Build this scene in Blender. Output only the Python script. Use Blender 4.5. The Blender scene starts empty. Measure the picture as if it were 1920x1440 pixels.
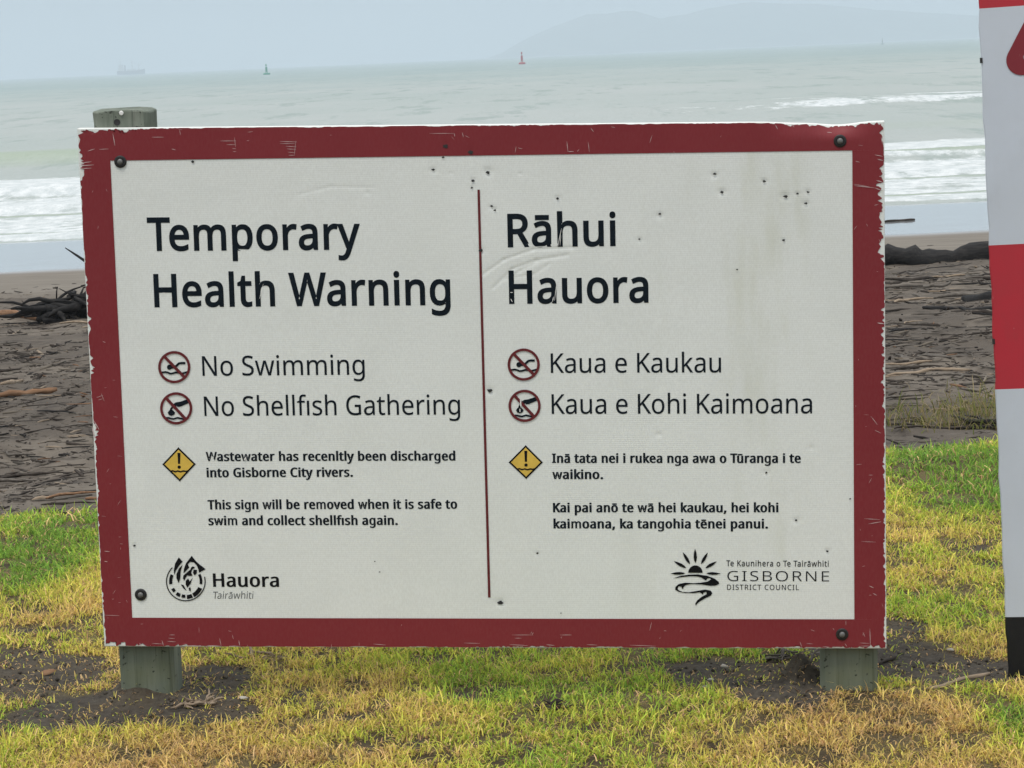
import bpy, math, random
import numpy as np
from mathutils import Matrix, Vector
from mathutils.geometry import tessellate_polygon

random.seed(7)
rng = np.random.default_rng(11)
scene = bpy.context.scene
COL = scene.collection

# ------------------------------------------------------------------ camera
CAM_H = 1.46
F_PX = 4800.0                       # focal length for a 1920 px wide frame
RCAM = np.array([[0.9990725, 0.04306, 0.0],
                 [-0.0054619, 0.1267257, -0.9919228],
                 [-0.0427122, 0.9910027, 0.1268434]])
cam_data = bpy.data.cameras.new('camera')
cam_data.sensor_width = 36.0
cam_data.lens = 36.0 * F_PX / 1920.0
cam_data.clip_start = 0.05
cam_data.clip_end = 60000.0
cam = bpy.data.objects.new('camera', cam_data)
COL.objects.link(cam)
m4 = Matrix.Identity(4)
for i in range(3):
    for j in range(3):
        m4[i][j] = RCAM[i, j]
m4[2][3] = CAM_H
cam.matrix_world = m4
scene.camera = cam

# ------------------------------------------------------------------ sky and sun
SUN_EL, SUN_AZ = math.radians(64), math.radians(205)     # azimuth clockwise from +Y: behind the camera, a little to the left
world = bpy.data.worlds.new('World')
scene.world = world
world.use_nodes = True
wn = world.node_tree
wn.nodes.clear()
W_ = wn.nodes.new
out = W_('ShaderNodeOutputWorld')
bg = W_('ShaderNodeBackground')
sky = W_('ShaderNodeTexSky')
sky.sky_type = 'NISHITA'
sky.sun_disc = False
sky.sun_elevation = SUN_EL
sky.sun_rotation = SUN_AZ
sky.air_density = 1.0
sky.dust_density = 3.0
tc = W_('ShaderNodeTexCoord')
sep = W_('ShaderNodeSeparateXYZ')
ramp = W_('ShaderNodeValToRGB')
cr = ramp.color_ramp
cr.elements[0].position = 0.0
cr.elements[0].color = (0.105, 0.105, 0.095, 1)
cr.elements[1].position = 1.0
cr.elements[1].color = (1.75, 1.78, 1.80, 1)
for p_, c_ in ((0.492, (0.13, 0.13, 0.12, 1)), (0.50, (0.50, 0.61, 0.70, 1)), (0.53, (0.60, 0.70, 0.79, 1)), (0.62, (0.80, 0.87, 0.93, 1))):
    e_ = cr.elements.new(p_)
    e_.color = c_
mapr = W_('ShaderNodeMath'); mapr.operation = 'MULTIPLY_ADD'
mapr.inputs[1].default_value = 0.5; mapr.inputs[2].default_value = 0.5
cloud = W_('ShaderNodeTexNoise'); cloud.inputs['Scale'].default_value = 3.0; cloud.inputs['Detail'].default_value = 5
cmap = W_('ShaderNodeMapping'); cmap.inputs['Scale'].default_value = (1, 1, 3)
cmul = W_('ShaderNodeMapRange'); cmul.inputs[1].default_value = .3; cmul.inputs[2].default_value = .7
cmul.inputs[3].default_value = .93; cmul.inputs[4].default_value = 1.07
vm = W_('ShaderNodeVectorMath'); vm.operation = 'SCALE'
sk2 = W_('ShaderNodeVectorMath'); sk2.operation = 'SCALE'; sk2.inputs['Scale'].default_value = 0.08
mixw = W_('ShaderNodeMixRGB'); mixw.inputs[0].default_value = 0.85
L = wn.links.new
L(tc.outputs['Generated'], sep.inputs[0]); L(sep.outputs['Z'], mapr.inputs[0]); L(mapr.outputs[0], ramp.inputs[0])
L(tc.outputs['Generated'], cmap.inputs[0]); L(cmap.outputs[0], cloud.inputs[0]); L(cloud.outputs[0], cmul.inputs[0])
L(ramp.outputs[0], vm.inputs[0]); L(cmul.outputs[0], vm.inputs['Scale'])
L(sky.outputs[0], sk2.inputs[0]); L(sk2.outputs[0], mixw.inputs[1]); L(vm.outputs[0], mixw.inputs[2])
L(mixw.outputs[0], bg.inputs[0]); bg.inputs[1].default_value = 1.0
L(bg.outputs[0], out.inputs['Surface'])

sun_d = bpy.data.lights.new('sun', 'SUN')
sun_d.energy = 1.5
sun_d.angle = math.radians(14)
sun_d.color = (1.0, 0.95, 0.87)
sun = bpy.data.objects.new('sun', sun_d)
COL.objects.link(sun)
sd = Vector((math.sin(SUN_AZ) * math.cos(SUN_EL), math.cos(SUN_AZ) * math.cos(SUN_EL), math.sin(SUN_EL)))
sun.rotation_euler = sd.to_track_quat('Z', 'Y').to_euler()
sun.location = (0, -5, 20)

scene.view_settings.view_transform = 'Standard'
scene.view_settings.look = 'None'
scene.view_settings.exposure = 0.0
scene.view_settings.gamma = 1.0
scene.view_settings.use_curve_mapping = False
scene.cycles.use_denoising = True
scene.cycles.max_bounces = 6
scene.cycles.volume_bounces = 1
scene.cycles.transparent_max_bounces = 8

# ------------------------------------------------------------------ helpers
def tag(o, label=None, cat=None, group=None, kind=None):
    if label: o['label'] = label
    if cat: o['category'] = cat
    if group: o['group'] = group
    if kind: o['kind'] = kind
    return o

def empty(name, loc, mat=None):
    o = bpy.data.objects.new(name, None)
    o.empty_display_size = 0.2
    COL.objects.link(o)
    if mat is not None: o.matrix_world = mat
    else: o.location = loc
    return o

def mesh_np(name, V, faces, mats, parent=None, smooth=False, midx=None, attrs=None):
    """V (n,3) array; faces: list of lists or dict of arrays"""
    me = bpy.data.meshes.new(name)
    V = np.asarray(V, dtype=np.float32)
    if isinstance(faces, np.ndarray):
        groups = [faces]
    elif isinstance(faces, tuple):
        groups = list(faces)
    else:
        groups = None
    if groups is None:
        me.from_pydata([tuple(v) for v in V.tolist()], [], [list(map(int, f)) for f in faces])
    else:
        me.vertices.add(len(V)); me.vertices.foreach_set('co', V.ravel())
        loops = np.concatenate([g.ravel() for g in groups]).astype(np.int32)
        tot = np.concatenate([np.full(len(g), g.shape[1], np.int32) for g in groups])
        st = np.concatenate([[0], np.cumsum(tot)[:-1]]).astype(np.int32)
        me.loops.add(len(loops)); me.loops.foreach_set('vertex_index', loops)
        me.polygons.add(len(tot)); me.polygons.foreach_set('loop_start', st)
        me.update(calc_edges=True)
        me.validate()
    for m in (mats if isinstance(mats, (list, tuple)) else [mats]):
        me.materials.append(m)
    if midx is not None: me.polygons.foreach_set('material_index', np.asarray(midx, np.int32))
    if smooth: me.polygons.foreach_set('use_smooth', np.ones(len(me.polygons), bool))
    for an, av in (attrs or {}).items():
        av = np.asarray(av, np.float32)
        if av.ndim == 1:
            a = me.attributes.new(an, 'FLOAT', 'POINT'); a.data.foreach_set('value', av)
        else:
            a = me.attributes.new(an, 'FLOAT_COLOR', 'POINT')
            if av.shape[1] == 3: av = np.concatenate([av, np.ones((len(av), 1), np.float32)], 1)
            a.data.foreach_set('color', av.ravel())
    me.update()
    o = bpy.data.objects.new(name, me)
    COL.objects.link(o)
    if parent is not None: o.parent = parent
    return o

class MB:
    """collects shapes of one part"""
    def __init__(s): s.v = []; s.f = []; s.m = []
    def add(s, verts, faces, mi=0):
        n = len(s.v); s.v += [tuple(map(float, v)) for v in verts]
        s.f += [[n + i for i in f] for f in faces]; s.m += [mi] * len(faces)
    def box(s, lo, hi, mi=0, bev=0.0):
        x0, y0, z0 = lo; x1, y1, z1 = hi
        b = bev
        if b <= 0:
            v = [(x0,y0,z0),(x1,y0,z0),(x1,y1,z0),(x0,y1,z0),(x0,y0,z1),(x1,y0,z1),(x1,y1,z1),(x0,y1,z1)]
            s.add(v, [(3,2,1,0),(4,5,6,7),(0,1,5,4),(1,2,6,5),(2,3,7,6),(3,0,4,7)], mi)
        else:                                     # chamfered along z
            r = [(x0+b,y0),(x1-b,y0),(x1,y0+b),(x1,y1-b),(x1-b,y1),(x0+b,y1),(x0,y1-b),(x0,y0+b)]
            v = [(x,y,z0) for x,y in r] + [(x,y,z1) for x,y in r]
            s.add(v, [tuple(range(7,-1,-1)), tuple(range(8,16))] + [(i,(i+1)%8,8+(i+1)%8,8+i) for i in range(8)], mi)
    def tube(s, pts, rad, n=8, mi=0, cap=True, wob=0.0):
        pts = [Vector(p) for p in pts]; base = len(s.v); rings = []
        up = Vector((0,0,1))
        for i, p in enumerate(pts):
            t = (pts[min(i+1,len(pts)-1)] - pts[max(i-1,0)]).normalized()
            a = t.cross(up)
            if a.length < 1e-3: a = t.cross(Vector((1,0,0)))
            a.normalize(); b = a.cross(t)
            r = rad[i] if isinstance(rad,(list,tuple)) else rad
            for k in range(n):
                an = 2*math.pi*k/n
                rr = r*(1 + (random.uniform(-wob,wob) if wob else 0))
                s.v.append(tuple(p + a*math.cos(an)*rr + b*math.sin(an)*rr))
        for i in range(len(pts)-1):
            for k in range(n):
                s.f.append([base+i*n+k, base+i*n+(k+1)%n, base+(i+1)*n+(k+1)%n, base+(i+1)*n+k]); s.m.append(mi)
        if cap:
            s.f.append([base+k for k in range(n)][::-1]); s.m.append(mi)
            e = base+(len(pts)-1)*n
            s.f.append([e+k for k in range(n)]); s.m.append(mi)
    def lathe(s, prof, c=(0,0,0), n=16, mi=0):
        base = len(s.v)
        for r, z in prof:
            for k in range(n):
                a = 2*math.pi*k/n
                s.v.append((c[0]+r*math.cos(a), c[1]+r*math.sin(a), c[2]+z))
        for i in range(len(prof)-1):
            for k in range(n):
                s.f.append([base+i*n+k, base+i*n+(k+1)%n, base+(i+1)*n+(k+1)%n, base+(i+1)*n+k]); s.m.append(mi)
        s.f.append([base+k for k in range(n)][::-1]); s.m.append(mi)
        e = base+(len(prof)-1)*n
        s.f.append([e+k for k in range(n)]); s.m.append(mi)
    def build(s, name, mats, parent=None, smooth=False):
        return mesh_np(name, np.array(s.v), s.f, mats, parent, smooth, s.m)

def vnoise(x, y, seed=0):
    """value noise, period none, vectorised"""
    x = np.asarray(x, float); y = np.asarray(y, float)
    xi = np.floor(x).astype(np.int64); yi = np.floor(y).astype(np.int64)
    fx = x - xi; fy = y - yi
    fx = fx*fx*(3-2*fx); fy = fy*fy*(3-2*fy)
    def h(a, b):
        n = (a*374761393 + b*668265263 + seed*974634777) & 0xffffffff
        n = ((n ^ (n >> 13))*1274126177) & 0xffffffff
        return ((n ^ (n >> 16)) & 0xffff)/65535.0
    return (h(xi,yi)*(1-fx)+h(xi+1,yi)*fx)*(1-fy)+(h(xi,yi+1)*(1-fx)+h(xi+1,yi+1)*fx)*fy

def fbm(x, y, o=4, seed=0):
    r = 0; a = .5; t = 0
    for i in range(o):
        r = r + a*vnoise(np.asarray(x)*2**i, np.asarray(y)*2**i, seed+i*17); t += a; a *= .5
    return r/t

def sstep(a, b, x):
    t = np.clip((np.asarray(x, float)-a)/(b-a), 0, 1)
    return t*t*(3-2*t)

# ------------------------------------------------------------------ materials
class NT:
    def __init__(s, name):
        s.m = bpy.data.materials.new(name); s.m.use_nodes = True
        s.t = s.m.node_tree; s.t.nodes.clear()
        s.out = s.t.nodes.new('ShaderNodeOutputMaterial')
    def n(s, typ, **kw):
        nd = s.t.nodes.new('ShaderNode'+typ)
        for k, v in kw.items():
            if k in nd.inputs.keys(): nd.inputs[k].default_value = v
            else: setattr(nd, k, v)
        return nd
    def l(s, a, b): s.t.links.new(a, b)
    def noise(s, scale, vec=None, detail=4, rough=.55, mapping=None):
        nd = s.n('TexNoise'); nd.inputs['Scale'].default_value = scale; nd.inputs['Detail'].default_value = detail; nd.inputs['Roughness'].default_value = rough
        if vec is None:
            vec = s.n('TexCoord').outputs['Object']
        if mapping:
            mp = s.n('Mapping'); mp.inputs['Scale'].default_value = mapping; s.l(vec, mp.inputs[0]); vec = mp.outputs[0]
        s.l(vec, nd.inputs[0]); return nd.outputs[0]
    def ramp(s, fac, stops):
        r = s.n('ValToRGB'); c = r.color_ramp
        c.elements[0].position = stops[0][0]; c.elements[0].color = (*stops[0][1], 1)
        c.elements[1].position = stops[-1][0]; c.elements[1].color = (*stops[-1][1], 1)
        for p, q in stops[1:-1]:
            e = c.elements.new(p); e.color = (*q, 1)
        s.l(fac, r.inputs[0]); return r.outputs[0]
    def mix(s, fac, a, b, mode='MIX'):
        x = s.n('MixRGB'); x.blend_type = mode
        for inp, v in ((x.inputs[0], fac), (x.inputs[1], a), (x.inputs[2], b)):
            if isinstance(v, (int, float)): inp.default_value = v
            elif isinstance(v, tuple): inp.default_value = (*v, 1)
            else: s.l(v, inp)
        return x.outputs[0]
    def math(s, op, a, b=None, c=None, clamp=False):
        x = s.n('Math'); x.operation = op; x.use_clamp = clamp
        for i, v in enumerate((a, b, c)):
            if v is None: continue
            if isinstance(v, (int, float)): x.inputs[i].default_value = v
            else: s.l(v, x.inputs[i])
        return x.outputs[0]
    def attr(s, name, out='Fac'):
        a = s.n('Attribute'); a.attribute_name = name; return a.outputs[out]
    def range(s, v, a, b, c=0., d=1.):
        x = s.n('MapRange'); x.interpolation_type = 'SMOOTHSTEP'
        s.l(v, x.inputs[0])
        for i, q in enumerate((a, b, c, d)): x.inputs[i+1].default_value = q
        return x.outputs[0]
    def bump(s, h, strength=.3, dist=.01):
        b = s.n('Bump'); b.inputs['Strength'].default_value = strength; b.inputs['Distance'].default_value = dist
        s.l(h, b.inputs['Height']); return b.outputs[0]
    def pbsdf(s, col, rough=.6, nrm=None, spec=.4, metal=0.):
        p = s.n('BsdfPrincipled')
        for nm, v in (('Base Color', col), ('Roughness', rough), ('Specular IOR Level', spec), ('Metallic', metal)):
            if isinstance(v, (int, float)): p.inputs[nm].default_value = v
            elif isinstance(v, tuple): p.inputs[nm].default_value = (*v, 1)
            else: s.l(v, p.inputs[nm])
        if nrm is not None: s.l(nrm, p.inputs['Normal'])
        return p.outputs[0]
    def done(s, sh): s.l(sh, s.out.inputs['Surface']); return s.m

def plain(name, col, rough=.6, var=.12, scale=40, bump=.0, spec=.3):
    t = NT(name); nz = t.noise(scale)
    c = t.mix(1.0, col, t.ramp(nz, [(.25, (1-var,)*3), (.75, (1+var,)*3)]), 'MULTIPLY')
    nr = t.bump(nz, bump, .005) if bump else None
    return t.done(t.pbsdf(c, rough, nr, spec))

# ------------------------------------------------------------------ ground levels
SEA_Z = -2.2
PY = np.array([-50, 0, 8.6, 9.3, 12, 20, 30, 37, 46, 58, 75, 200], float)
PZ = np.array([0, 0, -.01, -.07, -.25, -.73, -1.31, -1.70, -2.08, -2.215, -2.6, -7.0], float)

def lawn_edge(x):
    return 9.05 + .30*np.asarray(x, float)*np.exp(-np.abs(np.asarray(x, float))/9) + .25*(fbm(np.asarray(x)*1.3+40, np.asarray(x)*0+3., 3, 5)-.5)

MOUNDS = []            # x, y, rx, ry, h : heaps of dug soil
def base_z(x, y):
    x = np.asarray(x, float); y = np.asarray(y, float)
    e = lawn_edge(x)-9.05
    z = np.interp(y-e*np.exp(-np.maximum(y-9, 0)/4), PY, PZ)
    z = z + .020*(fbm(x*.8, y*.8, 3, 21)-.5)*sstep(60, 40, y) - .012*x*sstep(14, 6, y)
    db = sstep(9.2, 11, y)*sstep(44, 34, y)
    z = z + db*.17*(fbm(x*1.3+9, y*.9, 3, 31)-.5) + db*.05*(fbm(x*5, y*5, 3, 35)-.5)
    for mx, my, rx, ry, h in MOUNDS:
        d = ((x-mx)/rx)**2+((y-my)/ry)**2
        z = z + h*np.exp(-d)*(1+.5*(fbm(x*30, y*30, 2, 77)-.5))
    return z

def ray_dir(px, py):
    c = np.array([(px-960)/F_PX, -(py-720)/F_PX, -1.0])
    return RCAM @ c

def ground_at(px, py, zfun=None):
    d = ray_dir(px, py); d = d/d[1]
    Y = np.geomspace(3.5, 90, 6000)
    X = d[0]*Y; Z = CAM_H+d[2]*Y
    g = base_z(X, Y)
    k = int(np.argmax(Z < g))
    return float(X[k]), float(Y[k]), float(g[k])

# photo -> metres on the sign board (u right, v up, origin at its centre)
HB = np.array([[0.0011996435216, -2.88526498e-05, -1.0640045955933],
               [-6.8088124e-06, -0.0012104644364, 0.8928645967252],
               [1.96936183e-05, -3.5351812225e-05, 1.0]])
def bp(x, y):
    q = HB @ np.array([x, y, 1.0]); return np.array([q[0]/q[2], q[1]/q[2]])
GLYPHS = {
' ': '209;',
'!': '216;131,161 85,161 65,573 151,573;58,43 59,61 64,75 72,85 83,92 94,96 107,97 120,96 132,92 142,85 151,75 156,61 157,43 156,26 151,12 142,2 132,-6 120,-10 107,-11 94,-10 83,-6 72,2 64,12 59,26',
',': '215;154,84 136,23 111,-42 85,-103 33,-103 49,-38 63,31 73,93 148,93',
'.': '215;58,43 59,61 64,75 72,85 82,92 94,96 107,97 120,96 132,92 142,85 151,75 156,61 157,43 156,26 151,12 142,2 132,-6 120,-10 107,-11 94,-10 82,-6 72,2 64,12 59,26',
'B': '521;241,573 307,569 361,558 404,541 434,515 453,478 459,431 457,409 453,389 446,371 437,354 424,340 409,328 392,317 372,309 350,304 350,300 373,295 395,288 415,279 433,267 448,253 461,236 470,215 476,191 478,163 475,130 467,100 454,74 436,52 413,33 385,19 354,8 318,2 279,0 78,0 78,573;256,329 300,331 334,339 357,352 372,371 381,394 384,423 380,451 369,474 351,490 324,502 289,509 245,511 150,511 150,329;150,269 150,61 265,61 311,64 346,74 371,91 388,112 398,138 401,168 399,188 395,205 388,221 377,235 362,247 344,256 321,263 293,267 260,269',
'C': '507;323,517 294,516 266,510 241,502 217,490 196,474 178,456 162,434 149,410 139,383 131,353 127,321 125,286 128,241 135,200 147,164 164,132 186,105 213,83 244,68 281,58 322,55 347,56 371,58 394,62 460,78 460,15 438,8 416,2 393,-2 369,-6 342,-7 312,-8 257,-4 208,8 166,28 130,56 101,90 78,131 62,178 52,230 49,287 51,329 57,369 67,406 81,440 99,471 120,499 145,523 174,543 206,559 242,571 281,578 324,581 353,580 381,577 409,572 435,565 460,557 482,547 453,486 394,508 372,513 348,516',
'D': '585;536,292 533,231 521,177 501,131 474,91 439,58 399,33 351,15 297,4 237,0 78,0 78,573 254,573 309,569 359,558 404,540 443,516 476,484 502,446 521,401 533,350;460,289 457,337 449,379 435,415 416,444 391,469 361,487 327,500 287,508 244,511 150,511 150,62 228,62 299,68 357,87 402,119 434,164 454,220',
'E': '446;398,0 78,0 78,573 398,573 398,509 150,509 150,330 383,330 383,268 150,268 150,63 398,63',
'G': '584;326,302 524,302 524,22 493,12 462,5 431,-1 398,-5 362,-7 323,-8 267,-4 217,8 173,28 136,55 105,89 81,130 63,176 52,229 49,286 53,343 65,395 84,442 111,482 145,517 186,544 233,564 286,577 346,581 377,580 407,577 437,572 465,565 491,557 516,547 489,484 468,493 445,501 421,508 395,513 369,516 342,517 298,514 259,505 225,489 195,468 170,441 150,409 136,373 127,332 124,286 127,243 134,202 146,166 164,133 187,106 216,84 251,68 292,58 340,55 404,59 452,68 452,238 326,238',
'H': '594;516,0 443,0 443,267 150,267 150,0 78,0 78,573 150,573 150,330 443,330 443,573 516,573',
'I': '272;239,0 32,0 32,42 99,57 99,515 32,531 32,573 239,573 239,531 172,515 172,57 239,42',
'K': '496;496,0 411,0 209,273 150,222 150,0 78,0 78,573 150,573 150,290 199,345 249,399 403,573 488,573 261,323',
'L': '420;78,0 78,573 150,573 150,64 400,64 400,0',
'N': '609;532,0 447,0 141,476 138,476 141,432 143,378 144,320 144,0 78,0 78,573 161,573 467,99 470,99 468,137 466,193 464,249 464,573 532,573',
'O': '626;577,287 576,244 570,204 561,166 547,132 531,101 510,73 486,49 459,29 428,13 393,1 355,-6 314,-8 271,-6 232,1 196,13 165,29 138,49 114,73 94,101 78,132 65,167 56,204 51,245 49,288 52,344 62,396 78,442 100,482 130,517 166,545 208,565 258,577 314,581 369,577 417,565 459,545 495,517 524,483 547,442 564,396 574,344;125,287 127,241 134,200 145,163 161,131 182,104 207,83 238,67 273,58 314,55 354,58 390,67 420,83 445,104 465,131 481,163 492,200 499,241 501,287 496,354 481,411 456,457 421,491 373,511 314,518 274,515 238,506 207,490 182,469 161,443 145,411 134,374 127,333',
'R': '499;236,573 281,571 320,565 353,555 381,540 404,522 422,500 434,474 442,444 444,410 442,381 437,356 427,334 415,315 401,298 385,285 367,274 349,264 330,257 487,0 403,0 264,237 150,237 150,0 78,0 78,573;232,510 150,510 150,298 236,298 278,301 312,310 338,325 355,347 366,374 370,407 368,430 363,450 355,467 343,480 328,491 310,500 287,505 261,509',
'S': '440;403,153 400,121 392,92 378,66 359,44 335,26 307,11 274,1 238,-6 198,-8 137,-5 83,4 41,19 41,88 62,80 86,72 113,65 142,59 171,56 201,55 228,56 252,60 273,66 290,74 305,85 316,98 324,113 329,129 330,147 329,164 325,180 318,194 308,207 295,218 277,230 255,241 228,252 196,265 131,294 114,305 98,317 85,330 74,344 65,359 57,375 52,393 49,413 48,435 51,464 58,490 71,513 89,533 110,550 136,563 165,573 197,579 231,581 262,580 290,577 318,572 343,565 367,558 389,549 366,487 302,508 278,513 254,516 229,517 207,516 187,513 169,507 155,499 142,489 133,478 126,464 122,450 121,434 122,416 126,400 133,386 143,373 156,362 172,351 193,341 217,330 246,318 278,306 307,293 332,279 353,264 371,247 385,228 395,206 401,181',
'T': '446;259,0 187,0 187,509 8,509 8,573 437,573 437,509 259,509',
'U': '586;513,202 511,164 503,128 489,95 470,65 446,40 416,20 380,4 338,-5 290,-8 225,-2 171,18 128,50 97,93 78,144 72,204 72,573 144,573 144,201 148,158 161,122 182,93 211,72 248,59 294,55 327,57 355,63 379,73 399,88 415,105 427,126 435,149 440,174 442,202 442,573 513,573',
'W': '746;735,573 583,0 510,0 399,375 389,410 380,443 373,471 370,488 367,471 361,443 352,409 342,373 234,0 161,0 10,573 85,573 174,223 183,186 190,151 196,118 201,87 206,119 213,154 222,191 232,227 333,573 407,573 512,225 523,187 532,151 538,117 544,87 550,129 560,175 572,224 660,573',
'a': '450;231,437 279,433 318,422 347,403 368,375 381,338 385,293 385,0 334,0 320,61 317,61 304,46 292,33 279,22 265,13 250,5 234,-1 216,-5 195,-7 172,-8 148,-7 124,-2 103,6 84,16 68,30 55,48 45,68 39,92 37,119 43,159 59,192 87,219 127,238 179,251 243,257 316,259 316,285 313,317 306,342 293,359 275,371 253,378 227,380 205,379 183,376 163,370 106,347 84,400 104,410 126,419 151,426 177,432 204,436;252,208 204,203 167,195 141,182 124,165 113,144 110,119 112,97 120,79 132,66 148,56 167,51 188,49 223,52 253,62 279,79 299,103 311,134 315,172 315,210',
'b': '493;139,461 138,410 135,373 139,373 153,390 169,405 189,419 213,429 240,435 272,437 322,431 365,412 401,381 428,338 444,283 449,215 447,168 439,127 427,91 410,61 390,36 365,17 337,3 306,-5 272,-8 240,-6 213,0 189,10 169,24 153,38 139,55 133,55 119,0 68,0 68,609 139,609;260,379 231,377 207,371 188,361 172,348 159,330 150,308 144,282 140,252 139,217 139,214 142,165 150,125 165,93 187,69 219,55 261,51 297,55 325,69 348,93 363,126 373,166 376,216 373,265 363,306 348,338 325,360 296,374',
'c': '385;241,-8 204,-5 170,2 139,15 112,34 88,58 69,87 55,123 47,165 44,213 47,262 56,305 71,342 90,372 114,396 142,415 174,428 208,435 245,438 267,437 288,435 309,431 328,426 344,421 358,415 337,356 292,370 244,376 217,374 193,368 172,358 155,343 141,325 131,303 123,277 119,247 117,213 119,181 123,152 131,126 141,104 155,86 172,71 191,61 214,55 240,53 262,54 283,56 302,60 351,78 351,15 336,8 320,3 304,-2 285,-5 264,-7',
'd': '493;221,-8 171,-2 128,17 92,48 65,91 49,146 44,214 49,282 66,338 93,381 128,413 171,432 221,438 243,437 262,434 280,429 296,423 310,416 323,407 335,397 345,386 354,374 359,374 356,405 354,438 354,609 425,609 425,0 368,0 358,58 354,58 345,46 335,35 323,24 310,15 296,7 279,1 262,-4 242,-7;232,51 273,55 305,67 328,88 343,117 352,154 355,200 355,213 352,263 343,304 329,336 306,360 274,375 231,379 196,374 168,359 146,334 130,300 120,260 117,213 120,165 130,125 146,93 168,69 197,55',
'e': '452;234,438 269,435 301,427 329,414 354,396 374,373 390,346 402,315 409,281 411,244 411,201 117,201 122,157 134,119 154,90 181,69 215,56 254,52 280,53 305,56 327,60 392,82 392,20 370,11 349,4 327,-1 304,-5 279,-7 251,-8 212,-5 176,3 143,17 114,36 90,61 70,91 56,126 47,167 44,212 47,257 55,297 68,333 86,364 108,390 134,411 164,426 198,435;233,380 202,377 175,366 154,348 137,323 125,293 119,257 338,257 336,281 333,302 326,322 318,338 306,353 292,364 276,373 256,378',
'f': '276;266,375 158,375 158,0 87,0 87,375 12,375 12,408 87,432 87,457 89,492 95,522 104,547 116,568 132,585 152,597 174,606 199,612 227,613 274,609 310,599 292,544 262,552 228,556 206,553 189,545 175,532 166,513 160,489 158,458 158,430 266,430',
'g': '493;221,438 248,436 273,431 297,422 319,409 338,393 355,373 359,373 369,430 425,430 425,-7 423,-46 416,-80 404,-109 388,-135 367,-155 341,-172 310,-183 274,-190 233,-192 202,-192 174,-189 147,-186 122,-180 99,-174 78,-165 78,-100 99,-110 123,-118 149,-125 177,-130 206,-133 237,-134 271,-130 300,-119 324,-101 341,-77 352,-48 355,-13 355,4 356,32 358,57 354,57 338,37 320,21 299,8 275,-1 250,-6 221,-8 170,-2 126,18 91,51 65,95 49,149 44,214 49,278 65,332 91,377 126,411 169,431;230,379 207,376 187,370 169,359 153,344 140,326 130,303 123,277 119,247 117,213 120,165 130,124 146,92 169,68 197,54 232,50 253,51 271,53 288,58 303,65 315,74 326,85 336,98 343,113 349,131 353,151 355,173 356,197 356,214 355,251 350,282 343,309 332,331 319,348 302,362 281,371 257,377',
'h': '496;139,431 138,399 135,370 140,370 149,385 161,397 174,407 188,416 204,424 221,429 238,434 255,436 273,437 306,435 335,430 360,421 382,408 399,391 413,370 423,344 429,314 431,280 431,0 361,0 361,275 358,307 351,333 338,353 319,367 295,376 265,379 235,377 210,370 189,360 173,347 160,329 150,308 144,283 140,254 139,222 139,0 68,0 68,609 139,609',
'i': '207;139,430 139,0 68,0 68,430;104,591 115,590 124,586 133,580 140,572 144,560 145,546 144,532 140,521 133,512 124,506 115,502 104,501 93,502 83,506 75,512 68,521 64,532 63,546 64,560 68,572 75,580 83,586 93,590',
'k': '428;138,291 137,257 135,221 138,221 152,240 172,264 189,285 326,430 409,430 235,246 421,0 336,0 187,200 138,158 138,0 68,0 68,609 138,609',
'l': '207;139,0 68,0 68,609 139,609',
'm': '750;540,438 584,434 621,421 649,401 669,371 681,330 685,280 685,0 615,0 615,277 613,308 606,333 594,353 577,367 555,376 528,379 490,374 460,362 438,342 423,315 414,280 411,237 411,0 342,0 342,277 341,298 337,317 332,333 325,347 315,359 303,367 289,374 272,377 253,379 227,377 204,370 185,360 170,347 158,329 150,308 144,283 140,255 139,223 139,0 68,0 68,430 125,430 136,371 140,371 149,385 160,398 173,409 186,418 201,425 217,431 233,435 249,437 266,438 298,436 325,430 349,420 369,406 386,388 398,366 402,366 418,388 438,406 461,420 486,430 512,436',
'n': '496;275,438 322,434 361,421 391,401 413,371 426,330 431,280 431,0 361,0 361,275 358,307 351,333 338,353 319,367 295,376 265,379 222,374 189,361 166,338 151,308 142,269 139,223 139,0 68,0 68,430 125,430 136,371 140,371 150,385 162,398 175,409 190,418 206,425 222,431 239,435 257,437',
'o': '485;442,216 440,181 436,150 428,121 417,95 404,71 388,51 369,33 348,18 324,7 299,-1 271,-6 241,-8 214,-6 188,-1 163,7 140,18 119,33 100,51 84,71 70,95 59,121 51,150 46,181 44,216 47,261 55,301 68,336 87,367 110,392 137,412 169,426 204,435 244,438 281,435 316,426 347,412 374,392 398,367 417,336 431,301 439,261;117,216 119,184 123,154 130,128 141,105 155,86 172,71 192,59 216,53 243,51 270,53 294,59 314,71 331,86 345,105 356,128 363,154 367,184 369,216 367,248 363,277 355,303 345,325 331,344 314,359 294,370 270,376 242,379 202,374 171,359 147,335 130,303 120,263',
'p': '493;273,438 322,432 365,413 401,383 428,339 444,284 449,216 447,170 439,129 427,93 410,62 390,37 365,17 337,3 306,-5 272,-8 251,-7 231,-4 213,1 197,7 182,15 170,24 139,55 134,55 137,20 139,-16 139,-192 68,-192 68,430 126,430 136,371 139,371 148,383 158,394 170,405 182,414 197,422 213,429 231,434 251,437;260,379 233,377 210,371 190,362 174,349 161,333 152,313 145,289 141,261 139,229 139,216 140,182 144,152 150,126 159,103 172,85 188,70 208,59 233,53 261,51 286,53 308,60 326,72 341,88 354,108 364,131 371,157 375,186 376,217 373,262 363,302 348,334 325,359 296,374',
'r': '331;269,438 295,437 319,433 310,368 287,372 264,374 248,373 232,369 217,363 202,355 189,346 176,334 166,321 156,305 149,289 143,270 140,251 139,229 139,0 68,0 68,430 126,430 134,351 137,351 147,367 158,381 170,395 183,407 198,418 214,426 231,433 249,437',
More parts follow.
